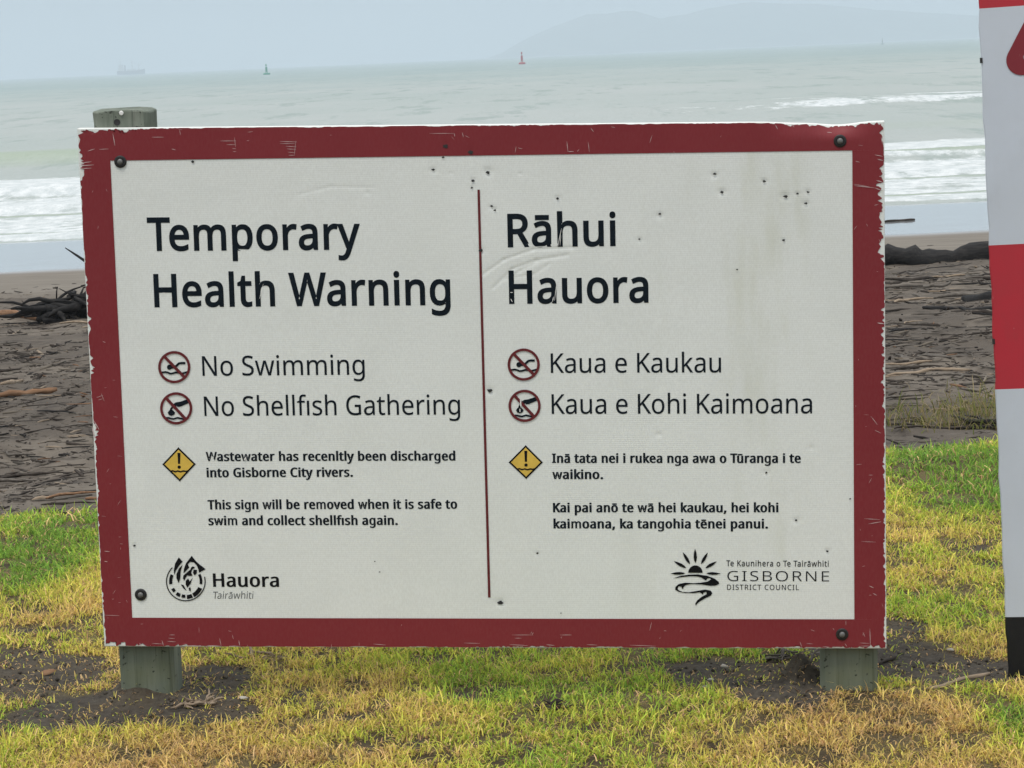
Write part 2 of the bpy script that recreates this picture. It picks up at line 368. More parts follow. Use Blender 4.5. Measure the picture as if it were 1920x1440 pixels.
's': '384;348,119 346,92 339,69 327,49 311,32 292,18 268,6 241,-2 210,-6 176,-8 148,-7 122,-5 99,-1 78,5 59,11 42,19 42,83 104,60 128,54 153,50 178,49 211,51 236,57 256,66 269,79 277,94 280,112 279,123 276,132 271,141 264,150 253,158 239,167 174,196 103,228 84,239 69,252 57,266 48,283 43,302 41,324 46,358 61,386 85,408 118,425 157,435 202,438 228,437 252,434 275,430 298,424 319,417 339,409 315,353 258,372 238,377 218,379 197,380 171,379 149,374 131,366 118,356 111,343 108,328 109,317 113,307 119,298 127,290 139,282 154,274 219,246 289,215 306,203 321,191 333,176 341,159 346,140',
't': '289;212,50 245,53 272,59 272,5 240,-4 200,-8 178,-7 157,-3 138,4 120,13 104,27 91,44 82,66 76,93 74,125 74,375 13,375 13,409 75,437 103,528 144,528 144,430 269,430 269,375 144,375 144,127 146,103 153,83 163,69 177,58 193,52',
'u': '496;427,430 427,0 370,0 359,57 356,57 346,43 334,31 321,20 306,11 290,4 273,-1 256,-5 238,-7 220,-8 187,-6 159,-1 134,8 112,21 95,38 81,59 71,85 65,114 63,148 63,430 135,430 135,153 137,122 145,96 158,76 176,62 200,53 230,51 260,53 285,59 306,69 323,82 336,100 345,121 352,146 356,175 357,206 357,430',
'v': '407;163,0 0,430 75,430 167,176 180,137 193,96 201,63 204,63 214,96 227,138 241,176 332,430 407,430 244,0',
'w': '630;346,243 336,276 328,308 321,335 316,357 313,357 308,335 302,307 294,275 284,242 207,1 127,1 9,431 82,431 141,201 153,154 163,109 169,73 172,73 178,97 185,128 193,160 201,188 277,431 354,431 428,188 440,149 451,109 457,74 460,74 466,108 477,153 489,201 549,431 621,431 502,1 419,1',
'y': '409;1,430 76,430 169,185 184,144 196,105 205,68 209,68 224,121 245,186 333,430 409,430 224,-59 213,-85 201,-108 188,-130 173,-148 157,-164 138,-176 117,-185 94,-191 67,-192 34,-190 9,-186 9,-130 30,-133 56,-135 72,-134 86,-131 99,-126 110,-118 121,-110 130,-99 138,-87 145,-73 152,-59 174,-2',
'ā': '450;231,437 279,433 318,422 347,403 368,375 381,338 385,293 385,0 334,0 320,61 317,61 304,46 292,33 279,22 265,13 250,5 234,-1 216,-5 195,-7 172,-8 148,-7 124,-2 103,6 84,16 68,30 55,48 45,68 39,92 37,119 43,159 59,192 87,219 127,238 179,251 243,257 316,259 316,285 313,317 306,342 293,359 275,371 253,378 227,380 205,379 183,376 163,370 106,347 84,400 104,410 126,419 151,426 177,432 204,436;252,208 204,203 167,195 141,182 124,165 113,144 110,119 112,97 120,79 132,66 148,56 167,51 188,49 223,52 253,62 279,79 299,103 311,134 315,172 315,210;344,543 344,486 106,486 106,543',
'ē': '452;234,438 269,435 301,427 329,414 354,396 374,373 390,346 402,315 409,281 411,244 411,201 117,201 122,157 134,119 154,90 181,69 215,56 254,52 280,53 305,56 327,60 392,82 392,20 370,11 349,4 327,-1 304,-5 279,-7 251,-8 212,-5 176,3 143,17 114,36 90,61 70,91 56,126 47,167 44,212 47,257 55,297 68,333 86,364 108,390 134,411 164,426 198,435;233,380 202,377 175,366 154,348 137,323 125,293 119,257 338,257 336,281 333,302 326,322 318,338 306,353 292,364 276,373 256,378;347,543 347,486 109,486 109,543',
'ı': '207;139,0 68,0 68,430 139,430',
'ō': '485;442,216 440,181 436,150 428,121 417,95 404,71 388,51 369,33 348,18 324,7 299,-1 271,-6 241,-8 214,-6 188,-1 163,7 140,18 119,33 100,51 84,71 70,95 59,121 51,150 46,181 44,216 47,261 55,301 68,336 87,367 110,392 137,412 169,426 204,435 244,438 281,435 316,426 347,412 374,392 398,367 417,336 431,301 439,261;117,216 119,184 123,154 130,128 141,105 155,86 172,71 192,59 216,53 243,51 270,53 294,59 314,71 331,86 345,105 356,128 363,154 367,184 369,216 367,248 363,277 355,303 345,325 331,344 314,359 294,370 270,376 242,379 202,374 171,359 147,335 130,303 120,263;362,543 362,486 123,486 123,543',
'ū': '496;427,430 427,0 370,0 359,57 356,57 346,43 334,31 321,20 306,11 290,4 273,-1 256,-5 238,-7 220,-8 187,-6 159,-1 134,8 112,21 95,38 81,59 71,85 65,114 63,148 63,430 135,430 135,153 137,122 145,96 158,76 176,62 200,53 230,51 260,53 285,59 306,69 323,82 336,100 345,121 352,146 356,175 357,206 357,430;366,543 366,486 128,486 128,543',
}
# ------------------------------------------------------------------ warning sign
MSIGN = Matrix(((0.9947203, 0.0206915, -0.1005158, -0.06727),
                (-0.0996351, -0.0399222, -0.9942228, 5.72465),
                (-0.0245848, 0.9989885, -0.0376498, -0.74433+CAM_H),
                (0, 0, 0, 1)))

def board_warp(V):
    """the knocked top edge near the right-hand bolt"""
    V = np.array(V, float)
    u, v = V[:, 0], V[:, 1]
    k = np.exp(-((u-.795)/.055)**2)+.35*np.exp(-((u-.70)/.05)**2)
    t = sstep(.545, .602, v)
    V[:, 1] = v-.0095*k*t
    V[:, 2] = V[:, 2]-.016*k*t**1.5
    return V

t = NT('board_white')
tcB = t.n('TexCoord').outputs['Object']
flute = t.n('TexWave'); flute.wave_type = 'BANDS'; flute.bands_direction = 'Y'
flute.inputs['Scale'].default_value = 66; flute.inputs['Distortion'].default_value = .25; flute.inputs['Detail'].default_value = 1
t.l(tcB, flute.inputs[0])
fine = t.noise(320, tcB, 3, .6, (1, .35, 1))
blot = t.noise(7, tcB, 5, .6)
streak = t.noise(5, tcB, 4, .6, (2.0, .45, 1))
sepb = t.n('SeparateXYZ'); t.l(tcB, sepb.inputs[0])
right = t.range(sepb.outputs['X'], .2, .65)
right2 = t.math('MULTIPLY', right, t.range(sepb.outputs['X'], .80, .70))
stain = t.math('MULTIPLY', t.range(streak, .45, .75), t.math('MULTIPLY_ADD', right2, .8, .10))
c = t.mix(t.range(blot, .35, .75, 0, .5), (.80, .825, .800), (.735, .76, .735))
c = t.mix(t.math('MULTIPLY', stain, .36), c, (.47, .475, .30))
spots = t.range(t.noise(55, tcB, 3, .7), .70, .78, 0, .30)
c = t.mix(spots, c, (.42, .40, .31))
c = t.mix(t.math('MULTIPLY', flute.outputs[0], .11), c, (.45, .46, .42))
c = t.mix(t.range(fine, .3, .7, 0, .22), c, (.5, .5, .46))
hb = t.math('MULTIPLY_ADD', flute.outputs[0], .5, t.math('MULTIPLY', fine, .5))
M_WHITE = t.done(t.pbsdf(c, .42, t.bump(hb, .16, .001), .35))

t = NT('board_red')
tcB = t.n('TexCoord').outputs['Object']
nz = t.noise(6, tcB, 5, .6); fn = t.noise(240, tcB, 3, .6, (1, .3, 1))
c = t.mix(nz, (.180, .019, .025), (.225, .027, .034))
c = t.mix(t.range(fn, .3, .75, 0, .20), c, (.24, .065, .068))
scr = t.range(t.noise(30, tcB, 6, .75, (.25, 3, 1)), .70, .76, 0, .45)
c = t.mix(scr, c, (.38, .20, .20))
M_RED = t.done(t.pbsdf(c, .5, t.bump(fn, .05, .001), .25))
M_CORE = plain('bare_white_plastic', (.80, .79, .77), .5, .08, 60)
M_SCR = plain('scuffed_print', (.58, .46, .45), .6, .2, 90)
M_INK = plain('navy_ink', (.0055, .0105, .0165), .6, .35, 90, 0, .12)
M_BLACKINK = plain('black_ink', (.006, .0065, .008), .6, .2, 90, 0, .12)
M_GREYINK = plain('grey_ink', (.10, .105, .11), .5, .2, 90)
M_RINGRED = plain('dark_red_ink', (.125, .018, .022), .45, .2, 90)
M_AMBER = plain('amber_ink', (.68, .46, .085), .45, .10, 50)
M_HOLE = plain('dark_hole', (.03, .03, .03), .8, .2, 60)
M_BOLT = plain('dark_bolt_steel', (.014, .014, .014), .45, .3, 120, .2, .5)
M_BOLTHEAD = plain('grey_bolt_head', (.13, .13, .125), .4, .3, 120, .2, .5)

t = NT('treated_timber')
tcB = t.n('TexCoord').outputs['Object']
g1 = t.noise(14, tcB, 6, .6, (1.6, .12, 1.6)); g2 = t.noise(55, tcB, 5, .65, (2.2, .06, 2.2))
bl = t.noise(5, tcB, 4)
c = t.ramp(g1, [(.25, (.092, .110, .086)), (.5, (.158, .180, .146)), (.8, (.235, .25, .21))])
c = t.mix(t.range(g2, .50, .70, 0, .75), c, (.045, .055, .045))
c = t.mix(t.range(bl, .5, .75, 0, .5), c, (.13, .14, .07))
spots = t.range(t.noise(70, tcB, 2, .5), .66, .72, 0, .8)
c = t.mix(spots, c, (.02, .02, .017))
M_TIMBER = t.done(t.pbsdf(c, .8, t.bump(g2, .5, .004), .2))

sign = empty('warning_sign', None, MSIGN @ Matrix.Translation((0, -.70, -.09)))
tag(sign, 'big white and red bilingual Temporary Health Warning board bolted to two green timber posts', 'warning sign')
SHIFT = np.array([0, .70, .09])            # board centre relative to the sign's base

OUTC = [np.array(q) for q in ((-.9021, .6036), (.8964, .5922), (.904, -.5965), (-.8989, -.5989))]
INC = [np.array(q) for q in ((-.8298, .5306), (.8271, .5293), (.8322, -.5284), (-.8298, -.5296))]
TH = .022
def lerp(a, b, t): return a+(b-a)*t

# slab: its front is a fine sheet so that knocks and screw dimples are real
DENTS = [(812,319,9,3),(845,325,6,1.5),(915,322,13,4),(975,326,5,2),(887,338,6,3),(885,352,5,2.5),(690,362,8,2),(920,389,6,3),(928,393,6,3),
         (1046,371,7,3),(1237,404,10,3),(1199,450,8,2.5),(1340,328,9,4),(1433,340,8,4),(1354,360,10,4),(1472,368,11,4),(1495,363,6,3),(1515,360,7,3),
         (1511,382,8,4),(1469,450,5,2.5),(902,470,11,3),(918,733,12,4),(938,1130,13,4),(1008,1038,6,2.5),(252,1022,6,2.5),(1235,815,8,2.5),
         (1437,886,8,2.5),(1493,976,9,3),(1551,1033,7,3),(1521,840,8,2),(835,276,9,2),(883,286,9,2),(362,303,7,2),(264,1115,24,2.5),
         (1290,560,60,1.2),(640,620,90,1.2),(1150,640,70,1.0),(560,900,120,1.2),(760,1090,70,1.0),(1380,540,60,1.0),(400,620,80,1.0)]
NU, NV = 640, 420
uu, vv = np.meshgrid(np.linspace(0, 1, NU), np.linspace(0, 1, NV))
C0, C1, C2, C3 = OUTC[3], OUTC[2], OUTC[1], OUTC[0]
U = (C0[0]*(1-uu)+C1[0]*uu)*(1-vv)+(C3[0]*(1-uu)+C2[0]*uu)*vv
Vv = (C0[1]*(1-uu)+C1[1]*uu)*(1-vv)+(C3[1]*(1-uu)+C2[1]*uu)*vv
Wd = np.zeros_like(U)
def seg_dist(U, V, a, b):
    d = b-a; q = np.clip(((U-a[0])*d[0]+(V-a[1])*d[1])/(d@d), 0, 1)
    return np.hypot(U-a[0]-q*d[0], V-a[1]-q*d[1]), q
for x, y, r, dp in DENTS:
    p = bp(x, y); rr = r*.0009 if r < 20 else r*.0012
    Wd -= dp*.00042*np.exp(-(((U-p[0])/rr)**2+((Vv-p[1])/(rr*.8))**2))
for line, dp in (([(905,515),(945,487),(1000,468),(1075,464)], 1.6), ([(925,540),(960,505),(1005,488),(1065,478)], 1.6), ([(948,524),(975,508),(1010,490)], 1.2),
                 ([(965,520),(1000,515),(1030,495)], 1.0), ([(560,365),(620,350),(700,352)], .7)):
    for a, b in zip(line[:-1], line[1:]):
        d, q = seg_dist(U, Vv, bp(*a), bp(*b)); Wd = np.minimum(Wd, Wd*.5-dp*.001*np.exp(-(d/.0035)**2)*1.0) if False else Wd-dp*.0006*np.exp(-(d/.0035)**2)
Wd += .0022*(fbm(U*3+20, Vv*3+20, 3, 3)-.5)
V3 = board_warp(np.stack([U.ravel(), Vv.ravel(), Wd.ravel()], 1))
idx = np.arange(NU*NV).reshape(NV, NU)
quads = np.stack([idx[:-1, :-1], idx[:-1, 1:], idx[1:, 1:], idx[1:, :-1]], -1).reshape(-1, 4)
rim = np.concatenate([idx[0, :], idx[1:, -1], idx[-1, -2::-1], idx[-2:0:-1, 0]])
back = V3[rim].copy(); back[:, 2] -= TH
nb = len(V3)
VB = np.concatenate([V3, back, back.mean(0)[None]])
k = np.arange(len(rim)); k1 = (k+1) % len(rim)
side = np.stack([rim[k1], rim[k], nb+k, nb+k1], 1)
fan = np.stack([nb+k1, nb+k, np.full(len(k), nb+len(rim))], 1)
mi = np.concatenate([np.zeros(len(quads)), np.ones(len(side)), np.ones(len(fan))])
board = mesh_np('board', VB+SHIFT, (quads, side, fan), [M_WHITE, M_CORE], sign, False, mi)
for p_ in (board.data.polygons,):
    sm = np.zeros(len(p_), bool); sm[:len(quads)] = True; p_.foreach_set('use_smooth', sm)

# red border: a printed film with a chipped, toothed outer edge
def chips(n, seed, spec, teeth):
    s = np.linspace(0, 1, n)
    c = .0007+.0010*np.maximum(fbm(s*60+seed, s*0, 3, seed)-.5, 0)*6
    r = np.random.default_rng(seed)
    tooth = np.repeat(r.random(n//5+2)**3*(r.random(n//5+2) < .75), 5)[:n]
    c = c+teeth*tooth*(.6+.4*r.random(n))*(.15+1.2*sstep(.38, .66, fbm(s*11, s*0+seed+3, 3, seed+9)))
    for a, b, d in spec:
        m = sstep(a-.004, a+.004, s)*sstep(b+.004, b-.004, s)
        tt = np.interp(np.arange(n), np.sort(r.random(n//4+2))*n, r.random(n//4+2)); c = c+m*d*np.clip(1.5*tt**1.6*(.35+1.1*fbm(s*60, s*0+seed, 3, seed+4)), .03, 1.1)
    return c
fx = lambda x: (x-146)/(1658-146)
fy = lambda y: (y-241)/(1212-241)
NT_, NS_ = 1500, 1000
RM = MB()
parts_v = []; parts_f = []
def strip(P):
    """P: (rows, n, 2) lattice"""
    r_, n_, _ = P.shape
    base = sum(len(a) for a in parts_v)
    V = np.concatenate([P.reshape(-1, 2), np.full((r_*n_, 1), 0.0)], 1)
    # lie on the slab, 0.7 mm proud, following its dents
    parts_v.append(V)
    i = base+np.arange(r_*n_).reshape(r_, n_)
    parts_f.append(np.stack([i[:-1, :-1], i[:-1, 1:], i[1:, 1:], i[1:, :-1]], -1).reshape(-1, 4))
s_ = np.linspace(0, 1, NT_)[:, None]
rows = np.linspace(0, 1, 16)
ct = chips(NT_, 3, [(0, .06, .008), (.055, .09, .004), (.88, 1.0, .005), (.30, .33, .003)], .0018)
cb = chips(NT_, 9, [(0, .055, .0085), (.08, .11, .006), (.14, .165, .004), (.50, .58, .002), (.86, .97, .004), (.97, 1, .009)], .0016)
cl = chips(NS_, 14, [(0, .03, .010), (.05, .09, .012), (.35, .38, .006), (.43, .47, .010), (.56, .61, .013), (.61, .7, .004), (.93, 1, .003)], .0040)
crr = chips(NS_, 23, [(0, .07, .007), (.09, .26, .012), (.385, .40, .012), (.35, .75, .003), (.63, .67, .004), (.75, 1., .005)], .0050)
inT = lerp(INC[0], INC[1], s_); inB = lerp(INC[3], INC[2], s_)
def outer_top(): 
    o = lerp(OUTC[0], OUTC[1], s_).copy(); o[:, 1] -= ct; return o
def outer_bot():
    o = lerp(OUTC[3], OUTC[2], s_).copy(); o[:, 1] += cb; return o
oT, oB = outer_top(), outer_bot()
# left and right ends of the top and bottom strips reach the outer edges too
def ext(inn, s):
    """straighten the inner line so that the strip spans the whole board width"""
    o = np.empty_like(inn); o[:, 1] = inn[:, 1]; return o
def band(outer, yin, lo_chip, hi_chip):
    P = np.zeros((len(rows), NT_, 2))
    for j, r in enumerate(rows):
        top_ = outer[:, 1].mean() > 0; nom = lerp(OUTC[0][1], OUTC[1][1], s_[:, 0]) if top_ else lerp(OUTC[3][1], OUTC[2][1], s_[:, 0])
        y = lerp(yin, nom, r); y = np.minimum(y, outer[:, 1]) if top_ else np.maximum(y, outer[:, 1])
        xl = lerp(OUTC[0][0], OUTC[3][0], fyv(y[0])); xr = lerp(OUTC[1][0], OUTC[2][0], fyv(y[-1]))
        P[j, :, 0] = lerp(xl+lo_chip[min(j, len(lo_chip)-1)], xr-hi_chip[min(j, len(hi_chip)-1)], s_[:, 0])
        P[j, :, 1] = y
    return P
fyv = lambda v: (.60-v)/1.2
strip(band(oT, lerp(INC[0][1], INC[1][1], s_[:, 0]), np.interp(np.linspace(.075, 0, 16), np.linspace(0, 1, NS_), cl), np.interp(np.linspace(.065, 0, 16), np.linspace(0, 1, NS_), crr)))
strip(band(oB, lerp(INC[3][1], INC[2][1], s_[:, 0]), np.interp(np.linspace(.94, 1, 16), np.linspace(0, 1, NS_), cl), np.interp(np.linspace(.94, 1, 16), np.linspace(0, 1, NS_), crr))[::-1])
q_ = np.linspace(0, 1, NS_)
def sideband(inn0, inn1, out0, out1, chip, sg):
    P = np.zeros((8, NS_, 2))
    yi = lerp(inn0[1], inn1[1], q_); f = fyv(yi)
    xi = lerp(inn0[0], inn1[0], q_); xn = lerp(out0[0], out1[0], f); xo = xn+sg*np.interp(f, np.linspace(0, 1, NS_), chip)
    for j, r in enumerate(np.linspace(0, 1, 8)):
        x_ = lerp(xn, xi, r); P[j, :, 0] = np.maximum(x_, xo) if sg > 0 else np.minimum(x_, xo); P[j, :, 1] = yi
    return P
strip(sideband(INC[0], INC[3], OUTC[0], OUTC[3], cl, 1))
strip(sideband(INC[1], INC[2], OUTC[1], OUTC[2], crr, -1)[::-1])
VR = np.concatenate(parts_v)
def slab_w(u, v):
    """height of the slab's front at (u, v)"""
    a = np.clip((u-OUTC[0][0])/(OUTC[1][0]-OUTC[0][0]), 0, 1)*(NU-1); b = np.clip((v-OUTC[3][1])/(OUTC[0][1]-OUTC[3][1]), 0, 1)*(NV-1)
    i = np.clip(a.astype(int), 0, NU-2); j = np.clip(b.astype(int), 0, NV-2); fa = a-i; fb = b-j
    return (Wd[j, i]*(1-fa)+Wd[j, i+1]*fa)*(1-fb)+(Wd[j+1, i]*(1-fa)+Wd[j+1, i+1]*fa)*fb
VR[:, 2] = slab_w(VR[:, 0], VR[:, 1])+.0012
VR = board_warp(VR)
FR = np.concatenate(parts_f)
# scratches through the print
SCR = [(413,264,443,264,1.6),(425,271,443,271,1.4),(436,278,443,279,1.6),(437,284,443,284,1.6),(440,257,442,276,1.4),(525,265,557,266,1.8),(525,269,553,269,1.4),
       (536,274,556,275,1.5),(538,279,555,280,1.5),(540,285,554,286,1.5),(541,291,553,291,1.5),(555,264,552,292,1.3),(285,257,308,257,1.6),(337,243,339,253,1.4),(322,279,330,281,2),
       (212,250,216,273,2.6),(165,283,178,279,2),(186,280,204,279,1.6),(148,306,172,303,2.2),(148,311,176,309,2.4),(150,316,172,315,2.0),(805,250,852,250,1.4),(852,250,853,256,2),(867,248,869,257,1.5),(872,254,880,258,1.3),
       (1063,265,1065,284,1.8),(1065,284,1076,284,2),(1082,284,1086,280,1.6),(1103,266,1105,285,1.5),(1108,240,1113,247,1.8),(968,274,966,286,1.5),(971,277,980,279,1.4),
       (1218,268,1223,253,1.3),(1454,233,1458,241,2),(1484,229,1489,236,1.8),(1550,244,1560,245,1.8),(1652,257,1655,270,2.2),(1640,290,1655,293,2),(1645,298,1656,301,2.2),(1604,302,1612,304,1.6),
       (1602,348,1640,352,1.8),(1640,352,1656,358,1.8),(1648,330,1656,332,2.4),(1643,338,1654,341,2.6),(1650,316,1656,322,2.4),(1600,345,1630,350,1.2),
       (1645,605,1658,607,3.6),(1633,780,1645,796,1.6),(1640,806,1652,812,1.8),(1628,982,1652,978,2),(1620,972,1650,974,1.4),(1630,1098,1638,1102,2.6),(1637,1112,1644,1116,2.0),(1615,1015,1642,1016,1.2),
       (176,788,186,805,3),(173,800,178,822,4),(190,737,196,752,1.2),(182,745,193,741,1.2),(184,750,194,747,1.2),(193,640,198,642,1.6),(196,1033,206,1034,2.4),(196,1052,202,1053,2.2),(196,1153,224,1154,1.4),
       (262,1205,266,1213,2),(285,1206,305,1207,1.5),(304,1200,307,1211,1.8),(318,1190,328,1190,1.6),(316,1196,328,1197,1.5),(314,1202,330,1203,1.8),(412,1196,415,1211,1.7),(430,1211,448,1211,2.4),(448,1200,450,1211,1.8),(436,1190,438,1198,1.3),
       (346,1210,380,1211,2.6),(388,1210,414,1211,2.6),(960,1190,1000,1190,1.3),(965,1196,978,1196,1.3),(1000,1185,998,1190,1.3),(1050,1190,1072,1190,1.6),(955,1208,990,1210,1.6),(1025,1208,1040,1210,1.8),
       (1218,1182,1222,1166,1.4),(1500,1203,1503,1212,1.8),(1512,1206,1524,1207,1.4),(1520,1180,1528,1183,1.2),(1586,1163,1586,1172,1.2),(1631,1178,1632,1213,1.7),(1612,1205,1630,1206,1.4),(1614,1211,1631,1211,1.4),(1584,1206,1588,1212,1.6),(1542,1212,1556,1213,1.6),
       (1618,205+980,1622,1194,1.2),(870,1205,900,1206,1.4),(700,1207,724,1209,1.6),(1100,1208,1120,1209,1.6),(1180,1209,1230,1211,1.4)]
rs = random.Random(5)
for _ in range(64):
    e = rs.choice('tblr')
    if e == 't': x, y = rs.uniform(150, 1650), rs.uniform(236, 290)
    elif e == 'b': x, y = rs.uniform(200, 1655), rs.uniform(1165, 1210)
    elif e == 'l': y = rs.uniform(300, 1160); x = rs.uniform(150, 205)+(y-240)*.047
    else: x, y = rs.uniform(1604, 1655), rs.uniform(290, 1170)
    ln = rs.uniform(2, 11); a = rs.choice((0, 0, 0, 90, 60, 120))+rs.uniform(-12, 12)
    SCR.append((x, y, x+ln*math.cos(math.radians(a)), y+ln*math.sin(math.radians(a)), rs.uniform(.6, 1.3)))
sv = []; sf = []
for x1, y1, x2, y2, w in SCR:
    a, b = bp(x1, y1), bp(x2, y2); d = b-a; L_ = np.hypot(*d); d = d/max(L_, 1e-6); nrm = np.array([-d[1], d[0]])*w*.00033
    n0 = len(VR)+len(sv)
    pts = [a-nrm*.2, a+d*L_*.35-nrm, b-nrm*.3, b+nrm*.3, a+d*L_*.55+nrm, a+nrm*.2]
    for p in pts:
        q = np.array([p[0], p[1], slab_w(p[:1], p[1:2])[0]+.0021]); sv.append(q)
    sf.append([n0+i for i in range(6)])
sv = board_warp(np.array(sv))
border = mesh_np('red_border', np.concatenate([VR, sv])+SHIFT, (FR, np.array(sf)), [M_RED, M_SCR], board, False, np.concatenate([np.zeros(len(FR)), np.ones(len(sf))]))

# lettering ---------------------------------------------------------------
def glyph(ch):
    raw = GLYPHS[ch].split(';')
    return int(raw[0]), [np.array([[float(c) for c in p.split(',')] for p in q.split()]) for q in raw[1:] if q]
_gc = {}
def glyph_mesh(ch, off):
    if (ch, off) in _gc: return _gc[(ch, off)]
    adv, polys = glyph(ch)
    if polys:
        area = lambda P: .5*np.sum(P[:, 0]*np.roll(P[:, 1], -1)-np.roll(P[:, 0], -1)*P[:, 1])
        big = max(polys, key=lambda P: abs(area(P))); sg = 1 if area(big) > 0 else -1
        res = []
        for P in polys:
            d1 = P-np.roll(P, 1, 0); d2 = np.roll(P, -1, 0)-P
            n1 = np.stack([d1[:, 1], -d1[:, 0]], 1); n1 /= np.linalg.norm(n1, axis=1)[:, None]+1e-9
            n2 = np.stack([d2[:, 1], -d2[:, 0]], 1); n2 /= np.linalg.norm(n2, axis=1)[:, None]+1e-9
            b = n1+n2; b = b/np.maximum(np.sum(b*b, 1), .5)[:, None]*2
            Q_ = P+sg*off*b*np.array([1.0, .36 if off > 18 else 1.0])
            for _ in range(12):                       # drop edges that the offset has turned round
                e0 = np.roll(P, -1, 0)-P; e1 = np.roll(Q_, -1, 0)-Q_
                bad = np.where(np.sum(e0*e1, 1) <= 0)[0]
                if not len(bad) or len(P) < 6: break
                k_ = bad[0]; j_ = (k_+1) % len(P)
                Q_[k_] = (Q_[k_]+Q_[j_])/2; P = np.delete(P, j_, 0); Q_ = np.delete(Q_, j_, 0)
            res.append(Q_)
        flat = np.concatenate(res)
        tris = []; starts = np.cumsum([0]+[len(P) for P in res])
        outs = [i for i, P in enumerate(polys) if area(P)*sg > 0]; holes = [i for i, P in enumerate(polys) if area(P)*sg <= 0]
        def inside(p, P):
            x, y = p; c_ = False
            for (x1, y1), (x2, y2) in zip(P, np.roll(P, -1, 0)):
                if (y1 > y) != (y2 > y) and x < (x2-x1)*(y-y1)/(y2-y1)+x1: c_ = not c_
            return c_
        for oi in outs:
            grp = [oi]+[h for h in holes if inside(polys[h][0], polys[oi])]
            loc = np.concatenate([np.arange(starts[i], starts[i]+len(res[i])) for i in grp])
            cnt = tessellate_polygon([[Vector((x, y, 0)) for x, y in res[i]] for i in grp])
            tris += [tuple(int(loc[k_]) for k_ in t_) for t_ in cnt]
        _gc[(ch, off)] = (adv, flat, tris)
    else:
        _gc[(ch, off)] = (adv, np.zeros((0, 2)), [])
    return _gc[(ch, off)]
KERN = {'Te': -62, 'Ta': -62, 'Tū': -62, 'Th': 0, 'Wa': -22, 'Ra': -4, 'Rā': -4, 'ry': -4, 'Ka': -8, 'Ko': -18, 'fi': -10}
LIFT = .0007
def lettering(name, text, p0, p1, cap, off, mat, shear=0.0, track=0, lift=LIFT):
    a, b = bp(*p0), bp(*p1)
    d = (b-a); W_t = np.hypot(*d); d /= W_t; n = np.array([-d[1], d[0]])
    cap_m = np.linalg.norm(bp(p0[0], p0[1]-cap)-bp(*p0))
    pen = 0; V = []; Fc = []
    for i, ch in enumerate(text):
        if text[i:i+2] == 'fi': ch2 = 'f'
        g = 'ı' if (ch == 'i' and i and text[i-1] == 'f') else ch
        adv, fl, tr = glyph_mesh(g, min(off, 29) if g in 'wWm' else (min(off, 34) if g == 'g' else off))
        n0 = len(V)
        for x, y in fl: V.append((pen+x+shear*y, y))
        Fc += [(n0+t_[0], n0+t_[1], n0+t_[2]) for t_ in tr]
        pen += adv+off*1.1+track+KERN.get(text[i:i+2], 0)
    V = np.array(V); x0, x1 = V[:, 0].min(), V[:, 0].max()
    sx = W_t/(x1-x0); sy = cap_m/573.
    P = a[None]+np.outer((V[:, 0]-x0)*sx, d)+np.outer(V[:, 1]*sy, n)
    w = slab_w(P[:, 0], P[:, 1])+lift
    P3 = board_warp(np.column_stack([P, w]))
    F3 = []
    for f in Fc:
        A = P[list(f)]; cr_ = (A[1, 0]-A[0, 0])*(A[2, 1]-A[0, 1])-(A[1, 1]-A[0, 1])*(A[2, 0]-A[0, 0])
        F3.append(f if cr_ > 0 else f[::-1])
    return mesh_np(name, P3+SHIFT, [list(f) for f in F3], [mat], board)

lettering('heading_text', 'Temporary', (277.5, 469), (676, 466.3), 59.5, 17, M_INK)
lettering('heading_text', 'Health Warning', (289.8, 574.5), (845, 570.2), 59, 17, M_INK)
lettering('heading_text', 'Rāhui', (952.3, 462), (1154.8, 459.6), 59.5, 17, M_INK)
lettering('heading_text', 'Hauora', (954.7, 568), (1216, 565.8), 59, 17, M_INK)
lettering('list_text', 'No Swimming', (380, 704.5), (684, 702.3), 36.6, 2, M_INK)
lettering('list_text', 'No Shellfish Gathering', (383.6, 779.8), (863, 776.8), 36.3, 2, M_INK)
lettering('list_text', 'Kaua e Kaukau', (1033, 699), (1352, 698), 36.4, 2, M_INK)
lettering('list_text', 'Kaua e Kohi Kaimoana', (1034.6, 775.8), (1522.6, 774.7), 36.5, 2, M_INK)
lettering('paragraph_text', 'Wastewater has recenltly been discharged', (386.3, 864.2), (854, 863), 16.6, 42, M_INK)
lettering('paragraph_text', 'into Gisborne City rivers.', (387.6, 894.5), (662, 893.4), 16.6, 42, M_INK)
lettering('paragraph_text', 'This sign will be removed when it is safe to', (389.5, 954.6), (857.5, 953.2), 16.6, 42, M_INK)
lettering('paragraph_text', 'swim and collect shellfish again.', (391, 984.4), (746, 983.6), 16.6, 42, M_INK)
lettering('paragraph_text', 'Inā tata nei i rukea nga awa o Tūranga i te', (1035.2, 867.4), (1501.6, 867.4), 16.8, 42, M_INK)
lettering('paragraph_text', 'waikino.', (1035.7, 897.7), (1131, 897.7), 16.8, 42, M_INK)
lettering('paragraph_text', 'Kai pai anō te wā hei kaukau, hei kohi', (1037, 960), (1459.6, 960), 16.8, 42, M_INK)
lettering('paragraph_text', 'kaimoana, ka tangohia tēnei panui.', (1037.9, 990.3), (1440, 990.3), 16.8, 42, M_INK)
lettering('logo_text', 'Hauora', (399.9, 1099.8), (523.5, 1099.8), 24.4, 27, M_BLACKINK)
lettering('logo_text', 'Tairāwhiti', (400.3, 1122.5), (476, 1122.3), 13.3, -4, M_GREYINK, .14)
lettering('logo_text', 'Te Kaunihera o Te Tairāwhiti', (1362, 1061.3), (1553.7, 1062.3), 10.8, 9, M_BLACKINK, 0, 40)
